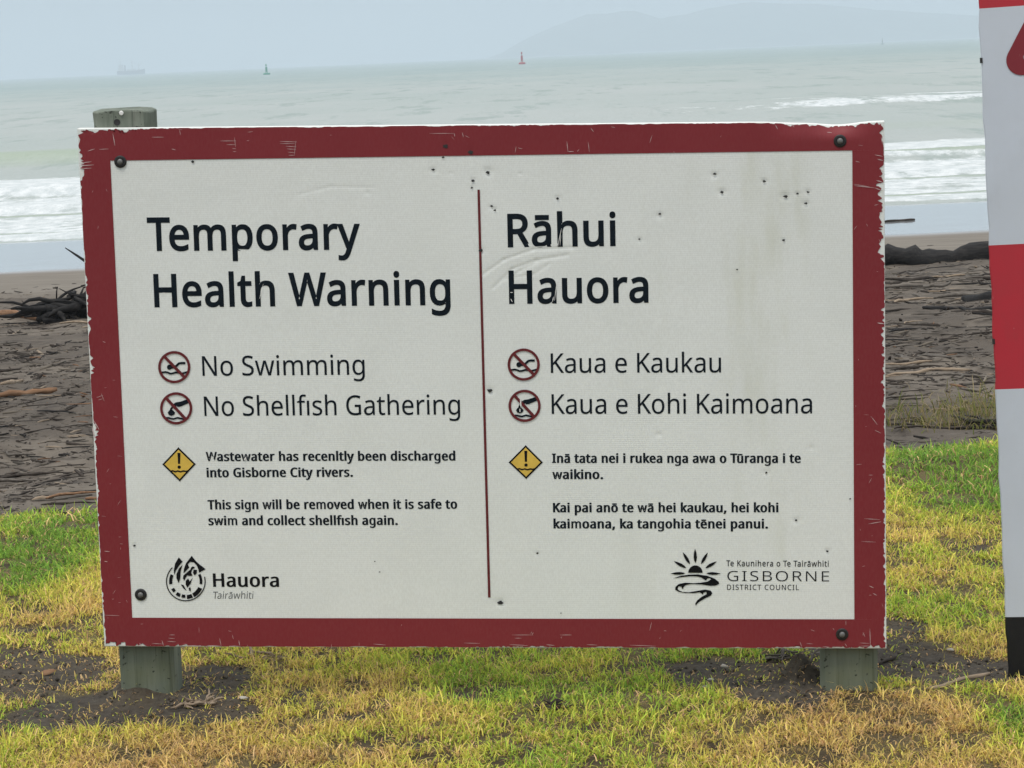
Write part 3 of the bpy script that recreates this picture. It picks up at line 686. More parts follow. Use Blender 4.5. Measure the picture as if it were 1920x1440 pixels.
lettering('logo_text', 'GISBORNE', (1363.8, 1089.2), (1554.5, 1090), 19, -6, M_BLACKINK, 0, 70)
lettering('logo_text', 'DISTRICT COUNCIL', (1363.4, 1105.6), (1497.8, 1106), 9.6, 4, M_BLACKINK, 0, 70)

# pictograms and emblems ---------------------------------------------------
class Art:
    """flat printed shapes traced in the photo's pixels, laid on the board"""
    def __init__(s): s.v = []; s.f = []; s.m = []
    def poly(s, pts, mi=0, lift=.0012):
        P = np.array([bp(*p) for p in pts])
        tr = tessellate_polygon([[Vector((x, y, 0)) for x, y in P]])
        n0 = len(s.v)
        for p in P: s.v.append((p[0], p[1], lift))
        for t_ in tr:
            A = P[list(t_)]; cr_ = (A[1, 0]-A[0, 0])*(A[2, 1]-A[0, 1])-(A[1, 1]-A[0, 1])*(A[2, 0]-A[0, 0])
            s.f.append([n0+i for i in (t_ if cr_ > 0 else t_[::-1])]); s.m.append(mi)
    def line(s, pts, w, mi=0, lift=.0012, taper=False):
        pts = [np.array(p, float) for p in pts]; Lf = []; Rt = []
        if len(pts) > 1 and not isinstance(w, (list, tuple)):
            pts = [a_+(b_-a_)*k_/m_ for a_, b_ in zip(pts[:-1], pts[1:]) for m_ in [max(1, int(np.hypot(*(b_-a_))/3))] for k_ in range(m_)]+[pts[-1]]
        for i, p in enumerate(pts):
            d = pts[min(i+1, len(pts)-1)]-pts[max(i-1, 0)]; d /= np.linalg.norm(d)+1e-9; n = np.array([-d[1], d[0]])
            ww = w[i] if isinstance(w, (list, tuple)) else w
            Lf.append(p+n*ww/2); Rt.append(p-n*ww/2)
        n0 = len(s.v)
        for p in Lf+Rt:
            q = bp(*p); s.v.append((q[0], q[1], lift))
        k = len(pts)
        for i in range(k-1):
            s.f.append([n0+i, n0+i+1, n0+k+i+1, n0+k+i]); s.m.append(mi)
    def ring(s, c, r0, r1, a0=0, a1=360, mi=0, lift=.0012, n=40):
        A = np.radians(np.linspace(a0, a1, n)); n0 = len(s.v)
        for a in A:
            for r in (r1, r0):
                q = bp(c[0]+r*math.cos(a), c[1]+r*math.sin(a)); s.v.append((q[0], q[1], lift))
        for i in range(n-1):
            s.f.append([n0+2*i, n0+2*i+2, n0+2*i+3, n0+2*i+1]); s.m.append(mi)
    def disc(s, c, r, mi=0, lift=.0012, ry=None, n=20):
        s.poly([(c[0]+r*math.cos(2*math.pi*i/n), c[1]+(ry or r)*math.sin(2*math.pi*i/n)) for i in range(n)], mi, lift)
    def build(s, name, mats):
        V = np.array(s.v); V[:, 2] += slab_w(V[:, 0], V[:, 1])
        F = []
        for f in s.f:
            A = V[f[:3]]; cr_ = (A[1, 0]-A[0, 0])*(A[2, 1]-A[0, 1])-(A[1, 1]-A[0, 1])*(A[2, 0]-A[0, 0])
            F.append(f if cr_ > 0 else f[::-1])
        return mesh_np(name, board_warp(V)+SHIFT, F, mats, board, False, s.m)

A = Art(); A.line([(897.5, 355.5), (900.5, 470), (908, 760), (917.5, 1120)], 4.6); A.build('divider_line', [M_RINGRED])

def swim(cx, cy):
    a = Art(); R = 27.8
    q = lambda x, y: (cx+x*30, cy-y*30)
    a.disc(q(-.30, -.01), 4.8, 1, .0012)
    a.line([q(-.18, -.02), q(0, -.01), q(.12, .06), q(.29, .23), q(.45, .25), q(.69, .25)], [5, 4.6, 4.4, 4.2, 4.4, 4.0], 1, .0013)
    a.line([q(-.78, -.34), q(-.55, -.31), q(-.40, -.35), q(-.25, -.41), q(-.08, -.39), q(.11, -.33), q(.3, -.36), q(.47, -.40), q(.65, -.36), q(.82, -.31)], 3.6, 1, .0014)
    a.line([q(-.62, .66), q(.66, -.66)], 5.4, 0, .0018)
    a.ring((cx, cy), R-2.4, R+2.4, 0, 360, 0, .0020)
    a.build('no_swimming_symbol', [M_RINGRED, M_INK])
swim(327, 688); swim(982, 683.3)
def shell(cx, cy, worn):
    a = Art(); k = 30/272.
    q = lambda x, y: (cx+(x-487)*k, cy+(y-1085)*k)
    a.poly([q(*p) for p in ((715,925),(640,945),(560,972),(480,985),(440,1010),(415,1045),(385,1090),(378,1120),(402,1124),(420,1095),(445,1065),(480,1066),(495,1040),(512,1062),(560,1056),(640,1022),(712,990))], 1, .0013)
    a.poly([q(*p) for p in ((340,1162),(365,1125),(400,1102),(435,1122),(470,1158),(450,1195),(405,1214),(362,1198))], 1, .0014)
    a.line([q(*p) for p in ((318,1250),(355,1248),(400,1260),(445,1266),(480,1254),(512,1246),(550,1256),(605,1266),(640,1258))], 3.4, 1, .0015)
    a.line([q(310,905), q(655,1275)], 5.4, 0, .0019)
    a.ring((cx, cy), 25.4, 30.2, 0, 360, 0, .0021)
    if worn: a.line([q(418,960), q(424,1095)], 2.2, 2, .0024); a.line([q(408,1135), q(410,1190)], 1.6, 2, .0024)
    a.build('no_shellfish_symbol', [M_RINGRED, M_INK, M_CORE])
shell(330.6, 765.3, False); shell(983.7, 760.6, True)
def diamond(T, R, B_, L_):
    a = Art(); T, R, B_, L_ = [np.array(p, float) for p in (T, R, B_, L_)]; c = (T+R+B_+L_)/4
    rnd = lambda s: sum([[c+(p-c)*s+(o1-p)*.04, c+(p-c)*s*1.01, c+(p-c)*s+(o2-p)*.04] for p, o1, o2 in ((T, L_, R), (R, T, B_), (B_, R, L_), (L_, B_, T))], [])
    a.poly(rnd(1.0), 1, .0010)
    a.poly(rnd(.86), 0, .0014)
    x, y = c
    a.poly([(x-2.9, y-21.5), (x+2.7, y-21.5), (x+2.2, y-1), (x-1.7, y-1)], 1, .0018)
    a.disc((x+.4, y+5.2), 3.1, 1, .0018)
    a.line([(x-17, y+13.5), (x-12, y+12), (x-7, y+13.8), (x-2, y+12.4), (x+3, y+14), (x+8, y+12.4), (x+13, y+13.2), (x+17, y+12)], 2.8, 1, .0019)
    a.build('wastewater_symbol', [M_AMBER, M_BLACKINK])
diamond((334.7, 838.6), (367, 870), (337.2, 902.4), (304.5, 870.6)); diamond((985.7, 834.6), (1017.8, 866.7), (986.7, 897.8), (953.8, 866.7))

a = Art(); q = lambda x, y: (280+x/6.857, 1020+y/6.857); o_ = q(470, 480)
a.ring(o_, 35.2, 37.2, -14, 226, 0)
for a0, a1, r0, r1 in ((-28, 10, 26, 31), (170, 206, 25.5, 31.5), (24, 62, 25.5, 33.5), (66, 86, 25.5, 33), (92, 106, 25, 31), (112, 128, 25, 31.5), (138, 152, 25, 31)):
    a.ring(o_, r0, r1, a0, a1, 0, .0012, 10)
for pl in (((380,170),(430,225),(385,275),(345,335),(322,395),(315,340),(332,250)), ((545,150),(600,220),(660,272),(725,320),(640,368),(632,325),(612,275),(575,235),(525,228),(495,262),(515,300),(440,378),(445,318),(470,250)),
           ((428,262),(404,345),(398,445),(378,500),(350,440),(348,388),(378,318)), ((440,402),(530,325),(538,300),(560,285),(590,300),(550,330),(540,365),(556,405),(520,410),(490,402),(470,430),(450,470),(432,440)),
           ((570,330),(612,330),(612,372),(585,404),(562,372)), ((470,470),(500,440),(520,480),(560,430),(530,510),(490,560),(468,520)), ((405,520),(440,525),(480,600),(440,570)), ((505,570),(528,550),(535,610),(515,600))):
    a.poly([q(*p) for p in pl], 0)
a.build('hands_emblem', [M_BLACKINK])

a = Art(); q = lambda x, y: (1240+x/5.818, 1020+y/5.818)
for tip, rt, w in (((100,320),(262,318),30), ((135,185),(272,260),34), ((232,85),(312,218),34), ((368,48),(372,205),36), ((508,90),(434,216),34), ((606,188),(480,262),34), ((650,322),(490,318),30)):
    P, R_ = np.array(tip, float), np.array(rt, float); d = R_-P; n = np.array([-d[1], d[0]])/np.hypot(*d)
    a.poly([q(*p) for p in (P, P+d*.3+n*w*.38, P+d*.6+n*w*.5, P+d*.85+n*w*.32, R_, P+d*.85-n*w*.32, P+d*.6-n*w*.5, P+d*.3-n*w*.38)], 0)
a.poly([q(372+78*math.cos(th_), 312-80*math.sin(th_)) for th_ in np.linspace(0, math.pi, 18)], 0)
a.poly([q(*p) for p in ((125,375),(200,348),(300,333),(400,330),(500,345),(580,375),(625,410),(632,432),(600,450),(540,455),(440,440),(330,435),(270,445),(245,465),(235,490),(222,480),(222,465),(190,460),(178,480),(185,500),(230,520),(300,525),(400,508),(480,495),(540,508),(556,535),(540,562),(480,590),(420,625),(390,650),(375,672),(370,650),(390,615),(440,575),(495,545),(490,520),(460,530),(455,550),(440,540),(420,525),(360,533),(260,533),(190,520),(150,495),(155,465),(190,435),(260,420),(350,425),(430,420),(500,410),(542,385),(530,370),(500,375),(490,396),(475,390),(440,366),(400,354),(330,350),(250,356))], 0)
a.build('sun_and_river_emblem', [M_BLACKINK])

# screw holes and their rust, printed dark on the face
for x, y, r in ((915,323,4),(887,339,3.2),(885,352,2.4),(902,469,4.0),(918,732,4.6),(938,1130,5.2),(1046,372,3.0),(1469,450,3.0),(835,274,5),(883,285,5.2),(831,295,2.4),(922,386,2.6),(928,394,2.6),(1340,326,3),(1433,340,3),(1354,360,3.4),(1473,368,4),(1495,363,2.6),(1515,360,2.6),(1511,381,3),(812,318,3),(1493,975,2.6),(1437,886,2.4),(1551,1033,2.6),(252,1023,2.6),(1008,1037,2.4),(362,303,3.2),(1237,401,2.6),(1199,448,2.0),(712,1072,1.5),(703,1052,1.4),(1382,505,1.8),(1052,1149,1.4),(1594,935,2.0)):
    a = Art(); a.poly([(x+r*(1+.35*math.sin(i*2.3+x))*math.cos(i*math.pi/5), y+.7*r*(1+.3*math.cos(i*1.7+y))*math.sin(i*math.pi/5)) for i in range(10)], 0, .0024); a.build('screw_hole', [M_HOLE])
# scratches across the ink
for x1, y1, x2, y2, w in ((1046,462,1053,428,1.3),(1050,460,1052,440,1.0),(1040,563,1044,530,1.2),(1038,556,1036,566,1.4),(957,548,962,548,1.5),(958,560,961,566,1.6),(487,560,494,532,1.0),(305,549,311,549,1.2),(1001,514,998,520,1.2),(458,863,462,856,2.6)):
    a = Art(); a.line([(x1, y1), ((x1+x2)/2, (y1+y2)/2), (x2, y2)], [w*.4, w, w*.3], 0, .0030); a.build('ink_scratch', [M_CORE])

# posts and bolts -----------------------------------------------------------
def post(u, top, wid, dep, yaw, dirt):
    b = MB(); n = 11
    zs = np.concatenate([[-.92], np.linspace(-.70, top-.03, n), [top-.003, top]])
    ring = 16; c = .011
    for z in zs:
        sc = 1 if z < top-.001 else .985
        w, d = wid/2*sc, dep/2*sc
        pr = [(-w+c,-d),(-w/3,-d-.001),(w/3,-d-.001),(w-c,-d),(w,-d+c),(w,-d/3),(w,d/3),(w,d-c),(w-c,d),(w/3,d),(-w/3,d),(-w+c,d),(-w,d-c),(-w,d/3),(-w,-d/3),(-w,-d+c)]
        for i_, (x, y) in enumerate(pr):
            jz = 0 if z < top-.02 else .0025*math.sin(x*50+1)+.0015*math.sin(x*170)
            b.v.append((x+random.uniform(-.0012, .0012), z+jz, -y+random.uniform(-.001, .001)))
    m = len(zs)
    for i in range(m-1):
        for k in range(ring):
            b.f.append([i*ring+k, i*ring+(k+1) % ring, (i+1)*ring+(k+1) % ring, (i+1)*ring+k]); b.m.append(0)
    b.f.append([(m-1)*ring+k for k in range(ring)]); b.m.append(0)
    o = b.build('post', [M_TIMBER], sign)
    o.matrix_basis = Matrix.Translation(Vector((u, 0, -TH-.002-dep/2))+Vector(SHIFT)) @ Matrix.Rotation(yaw, 4, 'Y')
    return o
pl_ = post(-.812, .640, .128, .125, .06, 0)
pr_ = post(.822, .545, .130, .125, -.03, 0)
# the nail and the old bolt hole at the top of the left post
b = MB(); p = bp(223, 215.5)
b.lathe([(.0052, 0), (.0052, .002), (.0035, .0035)], (0, 0, 0), 10); nail = b.build('nail_head', [plain('bright_nail', (.75, .75, .72), .35, .1, 40)], sign)
b = MB(); b.lathe([(.0075, 0), (.0075, .0012)], (0, 0, 0), 12); hole = b.build('bolt_hole', [M_HOLE], sign)
for o, (px, py) in ((nail, (223, 215.5)), (hole, (215, 233))):
    p = bp(px, py); o.parent = pl_
    loc = pl_.matrix_basis.inverted() @ (Vector((p[0], p[1]+.003, -TH-.002+.001))+Vector(SHIFT))
    o.location = Vector((loc.x, loc.y, .0636))
for x, y in ((226, 303), (1575, 264), (264, 1115), (1579, 1189)):
    p = bp(x, y); P = board_warp(np.array([[p[0], p[1], slab_w(p[:1], p[1:2])[0]]]))[0]
    b = MB(); b.lathe([(.0140, -.004), (.0140, .0026), (.0128, .0036), (.0085, .0030)], (0, 0, 0), 24, 0)
    b.lathe([(.0066, .0035), (.0064, .0060), (.0048, .0078), (.002, .0084)], (0, 0, 0), 18, 1)
    o = b.build('bolt', [M_BOLT, M_BOLTHEAD], sign, True); o.location = Vector(P)+Vector(SHIFT)
# ------------------------------------------------------------------ ground
for px, py, rx, ry, h in ((262, 1306, .055, .05, .050), (300, 1316, .20, .10, .012), (1500, 1284, .055, .06, .060), (1450, 1290, .10, .06, .014), (1575, 1306, .2, .08, .012)):
    gx, gy, _ = ground_at(px, py); MOUNDS.append((gx, gy, rx, ry, h))

# bare soil: centre and half size measured on the lawn
SOIL = []
for px, py, sx, sy, k in ((60, 1262, 190, 52, 1.3), (265, 1325, 210, 42, 1.5), (285, 1288, 90, 40, 1.5), (150, 1345, 150, 28, 1.1), (430, 1262, 75, 26, .9), (560, 1300, 40, 12, .8), (410, 1350, 90, 18, .7),
                          (1330, 1256, 200, 32, 1.2), (1465, 1268, 130, 30, 1.35), (1740, 1248, 210, 38, 1.2), (1880, 1262, 80, 28, .9), (1690, 1170, 45, 26, 1.0), (1640, 1230, 90, 30, 1.2), (1030, 1325, 20, 10, .8),
                          (690, 1285, 60, 10, .6), (880, 1300, 70, 12, .6), (660, 1345, 60, 9, .6), (1000, 1400, 120, 12, .6), (90, 1182, 120, 8, .5), (1830, 1030, 60, 12, .4)):
    gx, gy, _ = ground_at(px, py); _, y0, _ = ground_at(px, min(py+sy, 1480)); _, y1, _ = ground_at(px, py-sy)
    SOIL.append((gx, gy, sx*gy/F_PX, abs(y1-y0)/2, k))
GREEN = []
for px, py, sx, sy, k in ((110, 1010, 170, 60, 1.0), (60, 1080, 90, 30, .6), (1770, 875, 170, 70, 1.0), (1890, 1345, 70, 60, .9), (500, 1150, 160, 50, .4), (690, 1250, 130, 25, .4), (560, 1395, 140, 16, .4), (1200, 1400, 120, 16, .35), (60, 1345, 60, 26, .6), (1590, 1365, 120, 14, .3)):
    gx, gy, _ = ground_at(px, py); _, y0, _ = ground_at(px, min(py+sy, 1480)); _, y1, _ = ground_at(px, py-sy)
    GREEN.append((gx, gy, sx*gy/F_PX, abs(y1-y0)/2, k))
DRY = []
for px, py, sx, sy, k in ((1640, 1335, 300, 36, .7), (1250, 1405, 220, 26, .7), (520, 1425, 320, 18, .7), (1780, 1085, 150, 36, .5), (100, 1150, 120, 14, .3), (820, 1340, 140, 20, .5), (1900, 1300, 60, 20, .8)):
    gx, gy, _ = ground_at(px, py); _, y0, _ = ground_at(px, min(py+sy, 1480)); _, y1, _ = ground_at(px, py-sy)
    DRY.append((gx, gy, sx*gy/F_PX, abs(y1-y0)/2, k))
def blob(S, x, y):
    r = 0
    for gx, gy, rx, ry, k in S:
        r = r+k*np.exp(-(((x-gx)/rx)**2+((y-gy)/ry)**2)*1.4)
    return r
def bare(x, y):
    """0 thick turf .. 1 bare soil"""
    n = fbm(x*3.2, y*2.4, 4, 51)
    n2 = fbm(x*9+5, y*5+2, 3, 57)
    b = blob(SOIL, x, y)
    s = sstep(.32, .76, b+(n-.5)*1.0+(n2-.5)*1.1)
    s = np.maximum(s, sstep(.66, .78, n2*.55+n*.45)*.8)
    return s

ys = np.concatenate([np.linspace(-30, 3, 20)[:-1], np.linspace(3, 4.9, 20)[:-1], np.linspace(4.9, 10.5, 420)[:-1], np.geomspace(10.5, 80, 330)])
sx = np.linspace(-1, 1, 521); sx = np.sign(sx)*(.62*np.abs(sx)+.38*np.abs(sx)**7*8)
Yg, Sg = np.meshgrid(ys, sx, indexing='ij')
Xg = Sg*(3.3+.42*np.maximum(Yg-5, 0))
Zg = base_z(Xg, Yg)
br = bare(Xg, Yg)*sstep(11, 9.5, Yg)
Zg = Zg+.004*(fbm(Xg*22, Yg*22, 3, 61)-.5)*sstep(14, 8, Yg)+.012*(fbm(Xg*30, Yg*24, 3, 63)-.5)*br
n_y, n_x = Yg.shape
I = np.arange(n_y*n_x).reshape(n_y, n_x)
GF = np.stack([I[:-1, :-1], I[:-1, 1:], I[1:, 1:], I[1:, :-1]], -1).reshape(-1, 4)
beach = sstep(-.10, .35, Yg-lawn_edge(Xg)+.3*(fbm(Xg*2, Yg*1.4, 3, 71)-.5))
mulch = sstep(.43, .58, fbm(Xg*1.1+3, Yg*.6, 4, 131)*.8+.2*fbm(Xg*9, Yg*5, 2, 132))*sstep(41, 35, Yg)
smooth_sand = sstep(36, 40, Yg+3*(fbm(Xg*.5, Yg*.3, 3, 73)-.5))
wet = sstep(46.2, 47.6, Yg+1.2*(fbm(Xg*.18, Yg*.05, 2, 79)-.5)+.02*Xg)
t = NT('ground_sand_and_soil')
tcg = t.n('TexCoord').outputs['Object']
n_f = t.noise(60, tcg, 5, .65); n_m = t.noise(6, tcg, 5, .6); n_s = t.noise(3.0, tcg, 7, .72, (1.0, 1.1, 1)); n_g = t.noise(300, tcg, 2, .5)
soil = t.ramp(n_f, [(.22, (.016, .014, .011)), (.45, (.056, .048, .039)), (.6, (.074, .064, .052)), (.78, (.125, .110, .088))])
soil = t.mix(t.range(n_m, .45, .7, 0, .55), soil, (.095, .075, .050))
litter = t.ramp(n_s, [(.30, (.030, .026, .023)), (.43, (.088, .072, .058)), (.54, (.160, .136, .110)), (.66, (.118, .098, .078)), (.8, (.19, .164, .132))])
litter = t.mix(t.range(n_g, .35, .75, 0, .5), litter, (.16, .14, .12))
sandc = t.ramp(t.noise(1.6, tcg, 5, .6, (.4, 1, 1)), [(.3, (.150, .130, .108)), (.7, (.215, .190, .160))])
sandc = t.mix(t.range(n_g, .3, .8, 0, .4), sandc, (.24, .22, .19))
thatch = t.ramp(n_g, [(.3, (.040, .030, .016)), (.5, (.12, .092, .040)), (.7, (.26, .21, .10))])
thatch = t.mix(t.range(n_m, .42, .62), thatch, (.055, .042, .026))
c = t.mix(t.math('MULTIPLY', t.attr('turf'), .85), soil, thatch)
litter = t.mix(t.math('MULTIPLY', t.math('MULTIPLY', t.attr('mulch'), .8), t.range(n_s, .38, .62)), litter, t.ramp(n_f, [(.3, (.016, .014, .013)), (.5, (.045, .037, .032)), (.7, (.085, .071, .06))]))
c = t.mix(t.attr('beach'), c, litter)
c = t.mix(t.attr('smooth_sand'), c, sandc)
wetc = t.mix(t.attr('wet'), c, (.26, .265, .27))
rg = t.math('MULTIPLY_ADD', t.attr('wet'), -.83, .90)
hgt = t.math('ADD', t.math('MULTIPLY', n_f, .6), t.math('MULTIPLY', n_g, .4))
bs = t.n('Bump'); bs.inputs['Distance'].default_value = .012; t.l(hgt, bs.inputs['Height'])
t.l(t.math('MULTIPLY_ADD', t.attr('wet'), -.64, .65), bs.inputs['Strength'])
M_GROUND = t.done(t.pbsdf(wetc, rg, bs.outputs[0], t.math('MULTIPLY_ADD', t.attr('wet'), .75, .12)))
ground = mesh_np('ground', np.stack([Xg.ravel(), Yg.ravel(), Zg.ravel()], 1), GF, M_GROUND, None, True, None,
                 {'mulch': mulch.ravel(), 'turf': ((1-beach)*(1-br)).ravel(), 'beach': beach.ravel(), 'smooth_sand': smooth_sand.ravel(), 'wet': wet.ravel()})
tag(ground, 'sandy ground sloping from the lawn down to the beach', None, None, 'structure')

# ------------------------------------------------------------------ sea
ys = np.concatenate([np.linspace(53, 175, 560)[:-1], np.geomspace(175, 20000, 300)])
sx = np.linspace(-1, 1, 361)
Ys, Ss = np.meshgrid(ys, sx, indexing='ij')
Xs = Ss*(26+.45*(Ys-50))
mea = lambda s, a, f: a*(fbm(Xs*f, Ys*0+s, 3, s)-.5)*2
def ridge(y0, back, front):
    d = Ys-y0
    return np.where(d > 0, np.exp(-(d/back)**2), np.exp(-(d/front)**2))
along = lambda s, f: .35+.9*fbm(Xs*f, Ys*0+s, 3, s+40)
r_far = ridge(152+mea(3, 4, .03), 14, 5)*sstep(2, 12, Xs)*along(3, .1)
r_mid = ridge(113+mea(5, 3, .04), 10, 4)*along(5, .05)*(1-.7*sstep(-8, 2, Xs))
r_main = ridge(79.5+mea(7, 1.2, .12), 9, 1.6)*along(7, .12)
r_2 = ridge(70+mea(9, .9, .15), 3, .9)*along(9, .12)
r_edge = ridge(58.6+mea(11, .5, .16), 2.2, .5)
Zs = SEA_Z+.42*r_far+.55*r_mid+.34*r_main+.15*r_2+.05*r_edge
Zs = Zs+.30*(fbm(Xs*.05, Ys*.12, 4, 91)-.5)*sstep(80, 130, Ys)*sstep(1800, 500, Ys)+.10*(fbm(Xs*.35, Ys*.5, 3, 95)-.5)*sstep(66, 110, Ys)*sstep(700, 200, Ys)
Zs = np.where(Ys < 58, SEA_Z-.02*(58-Ys)**1.2, Zs)
foam = .95*sstep(76.5, 79.5, Ys+mea(7, 1.2, .12))*sstep(97, 86, Ys+mea(21, 5, .1))
foam = np.maximum(foam, .66*sstep(57.2, 58.2, Ys+mea(11, .5, .16))*sstep(80, 76, Ys)*(.80+.4*fbm(Xs*.25, Ys*.12, 3, 6)))
foam = np.maximum(foam, .95*ridge(71.2+mea(9, .9, .15), 2.2, 1.0))
foam = np.maximum(foam, 1.05*ridge(58.6+mea(11, .5, .16), 1.6, .6)*(.7+.5*fbm(Xs*.3, Ys*0+2, 2, 8)))
foam = np.maximum(foam, .90*np.maximum(ridge(148+mea(3, 5, .08), 9, 3), .95*ridge(163+mea(13, 6, .09), 10, 5))*sstep(2, 20, Xs)*np.clip(.35+.95*fbm(Xs*.30, Ys*.06, 3, 15), 0, 1.1))
foam = np.maximum(foam, .36*sstep(97, 88, Ys)*sstep(76, 80, Ys))
foam = np.maximum(foam, .46*ridge(118+mea(33, 8, .05), 6, 6)*sstep(.55, .75, fbm(Xs*.06, Ys*.03, 3, 16)))
step_shade = np.zeros_like(Ys)  # shadow lines of small wave steps, put into the water colour
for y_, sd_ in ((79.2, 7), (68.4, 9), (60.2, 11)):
    step_shade = np.maximum(step_shade, np.exp(-((Ys-y_+mea(sd_, 1.1, .12)+mea(sd_+50, .35, .6))/.42)**2)*np.clip(1.6*fbm(Xs*.16, Ys*0+y_, 2, sd_+70)-.25, 0, 1))
foam = foam*(1-.75*step_shade)
n_y, n_x = Ys.shape
I = np.arange(n_y*n_x).reshape(n_y, n_x)
SF = np.stack([I[:-1, :-1], I[:-1, 1:], I[1:, 1:], I[1:, :-1]], -1).reshape(-1, 4)
depth = sstep(90, 900, Ys)
t = NT('sea_water')
tcs = t.n('TexCoord').outputs['Object']
turb = t.noise(.05, tcs, 5, .6, (.5, .22, 1)); rip = t.noise(.9, tcs, 4, .6, (.5, 1, 1)); rip2 = t.noise(.12, tcs, 5, .7, (2.2, .36, 1))
near = t.mix(t.range(turb, .3, .7), (.325, .365, .330), (.38, .40, .372))
far = t.mix(t.range(turb, .3, .7), (.215, .290, .270), (.26, .325, .30))
wc = t.mix(t.attr('offshore'), near, far)
wc = t.mix(t.range(rip2, .52, .66, 0, .65), wc, (.20, .26, .22))
wc = t.mix(t.attr('face'), wc, (.30, .36, .25))  # green of the outer wave's front, and the painted step shadows
fz = t.noise(.55, tcs, 7, .72, (.9, .62, 1)); fz2 = t.noise(2.2, tcs, 5, .7, (1.0, .5, 1))
fm = t.math('ADD', t.attr('foam'), t.math('MULTIPLY_ADD', fz, 1.15, -.575))
fm = t.math('ADD', fm, t.math('MULTIPLY_ADD', fz2, .5, -.25))
fm = t.range(fm, .42, .68)
bmp = t.n('Bump'); bmp.inputs['Distance'].default_value = .22; bmp.inputs['Strength'].default_value = .55
t.l(t.math('ADD', rip, t.math('MULTIPLY', rip2, 2.2)), bmp.inputs['Height'])
dif = t.pbsdf(wc, .55, bmp.outputs[0], 0.0)
gl = t.n('BsdfGlossy'); gl.inputs['Roughness'].default_value = .22; t.l(bmp.outputs[0], gl.inputs['Normal'])
mx = t.n('MixShader'); mx.inputs[0].default_value = .34; t.l(dif, mx.inputs[1]); t.l(gl.outputs[0], mx.inputs[2])
fb = t.n('Bump'); fb.inputs['Distance'].default_value = .25; fb.inputs['Strength'].default_value = .8; t.l(t.math('ADD', fz, fz2), fb.inputs['Height'])
fcol = t.mix(t.range(fz2, .35, .7), (.50, .54, .545), (.70, .72, .725))
fsh = t.pbsdf(fcol, .8, fb.outputs[0], .1)
mx2 = t.n('MixShader'); t.l(fm, mx2.inputs[0]); t.l(mx.outputs[0], mx2.inputs[1]); t.l(fsh, mx2.inputs[2])
M_SEA = t.done(mx2.outputs[0])
face = np.clip(.9*step_shade+ridge(112+mea(5, 3, .04), 3, 4)*(1-.8*sstep(-8, 2, Xs)), 0, 1)  # painted step shadows plus the green of the outer wave's front
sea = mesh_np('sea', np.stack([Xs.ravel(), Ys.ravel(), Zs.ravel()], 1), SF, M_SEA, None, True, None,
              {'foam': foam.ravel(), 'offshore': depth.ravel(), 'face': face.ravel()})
tag(sea, 'grey green sea with white surf breaking on the beach', None, None, 'structure')

# ------------------------------------------------------------------ far hills
HD = 7500.
ridge_px = [(905, 112), (940, 100), (962, 86), (985, 74), (1010, 62), (1035, 51), (1060, 42), (1080, 34), (1100, 26), (1120, 24), (1140, 25), (1165, 21), (1190, 19), (1215, 27), (1240, 35), (1262, 29), (1290, 26),
            (1320, 18), (1360, 10), (1410, 4), (1470, 8), (1530, 6), (1600, 14), (1680, 20), (1760, 26), (1840, 30), (1960, 36), (2100, 44), (2300, 62)]
hx = []; hh = []
for px, py in ridge_px:
    d = ray_dir(px, py); d = d/d[1]; hx.append(d[0]*HD); hh.append(CAM_H+d[2]*HD)
hx = np.array(hx); hh = np.array(hh)
gx = np.linspace(hx[0], hx[-1], 260); gs = np.linspace(-1, 1, 41)
GX, GS = np.meshgrid(gx, gs, indexing='ij')
top = np.interp(gx, hx, hh)+5*(fbm(gx*.02, gx*0, 4, 3)-.5)
prof = np.clip(1-np.abs(GS)**1.3, 0, 1)
GZ = SEA_Z-3+(top[:, None]-SEA_Z+3)*prof*(1+.35*(fbm(GX*.012, GS*4, 4, 8)-.5)*(1-prof)*2)
GY = HD+GS*900+120*(fbm(GX*.005, GS*2, 3, 13)-.5)*(1-np.abs(GS))
I = np.arange(GX.size).reshape(GX.shape)
HF = np.stack([I[:-1, :-1], I[1:, :-1], I[1:, 1:], I[:-1, 1:]], -1).reshape(-1, 4)
M_HILL = plain('hill_scrub', (.075, .095, .065), .9, .5, .02)
hills = mesh_np('hills', np.stack([GX.ravel(), GY.ravel(), GZ.ravel()], 1), HF, M_HILL, None, True)
tag(hills, 'pale headland of hills fading into haze across the bay', None, None, 'structure')

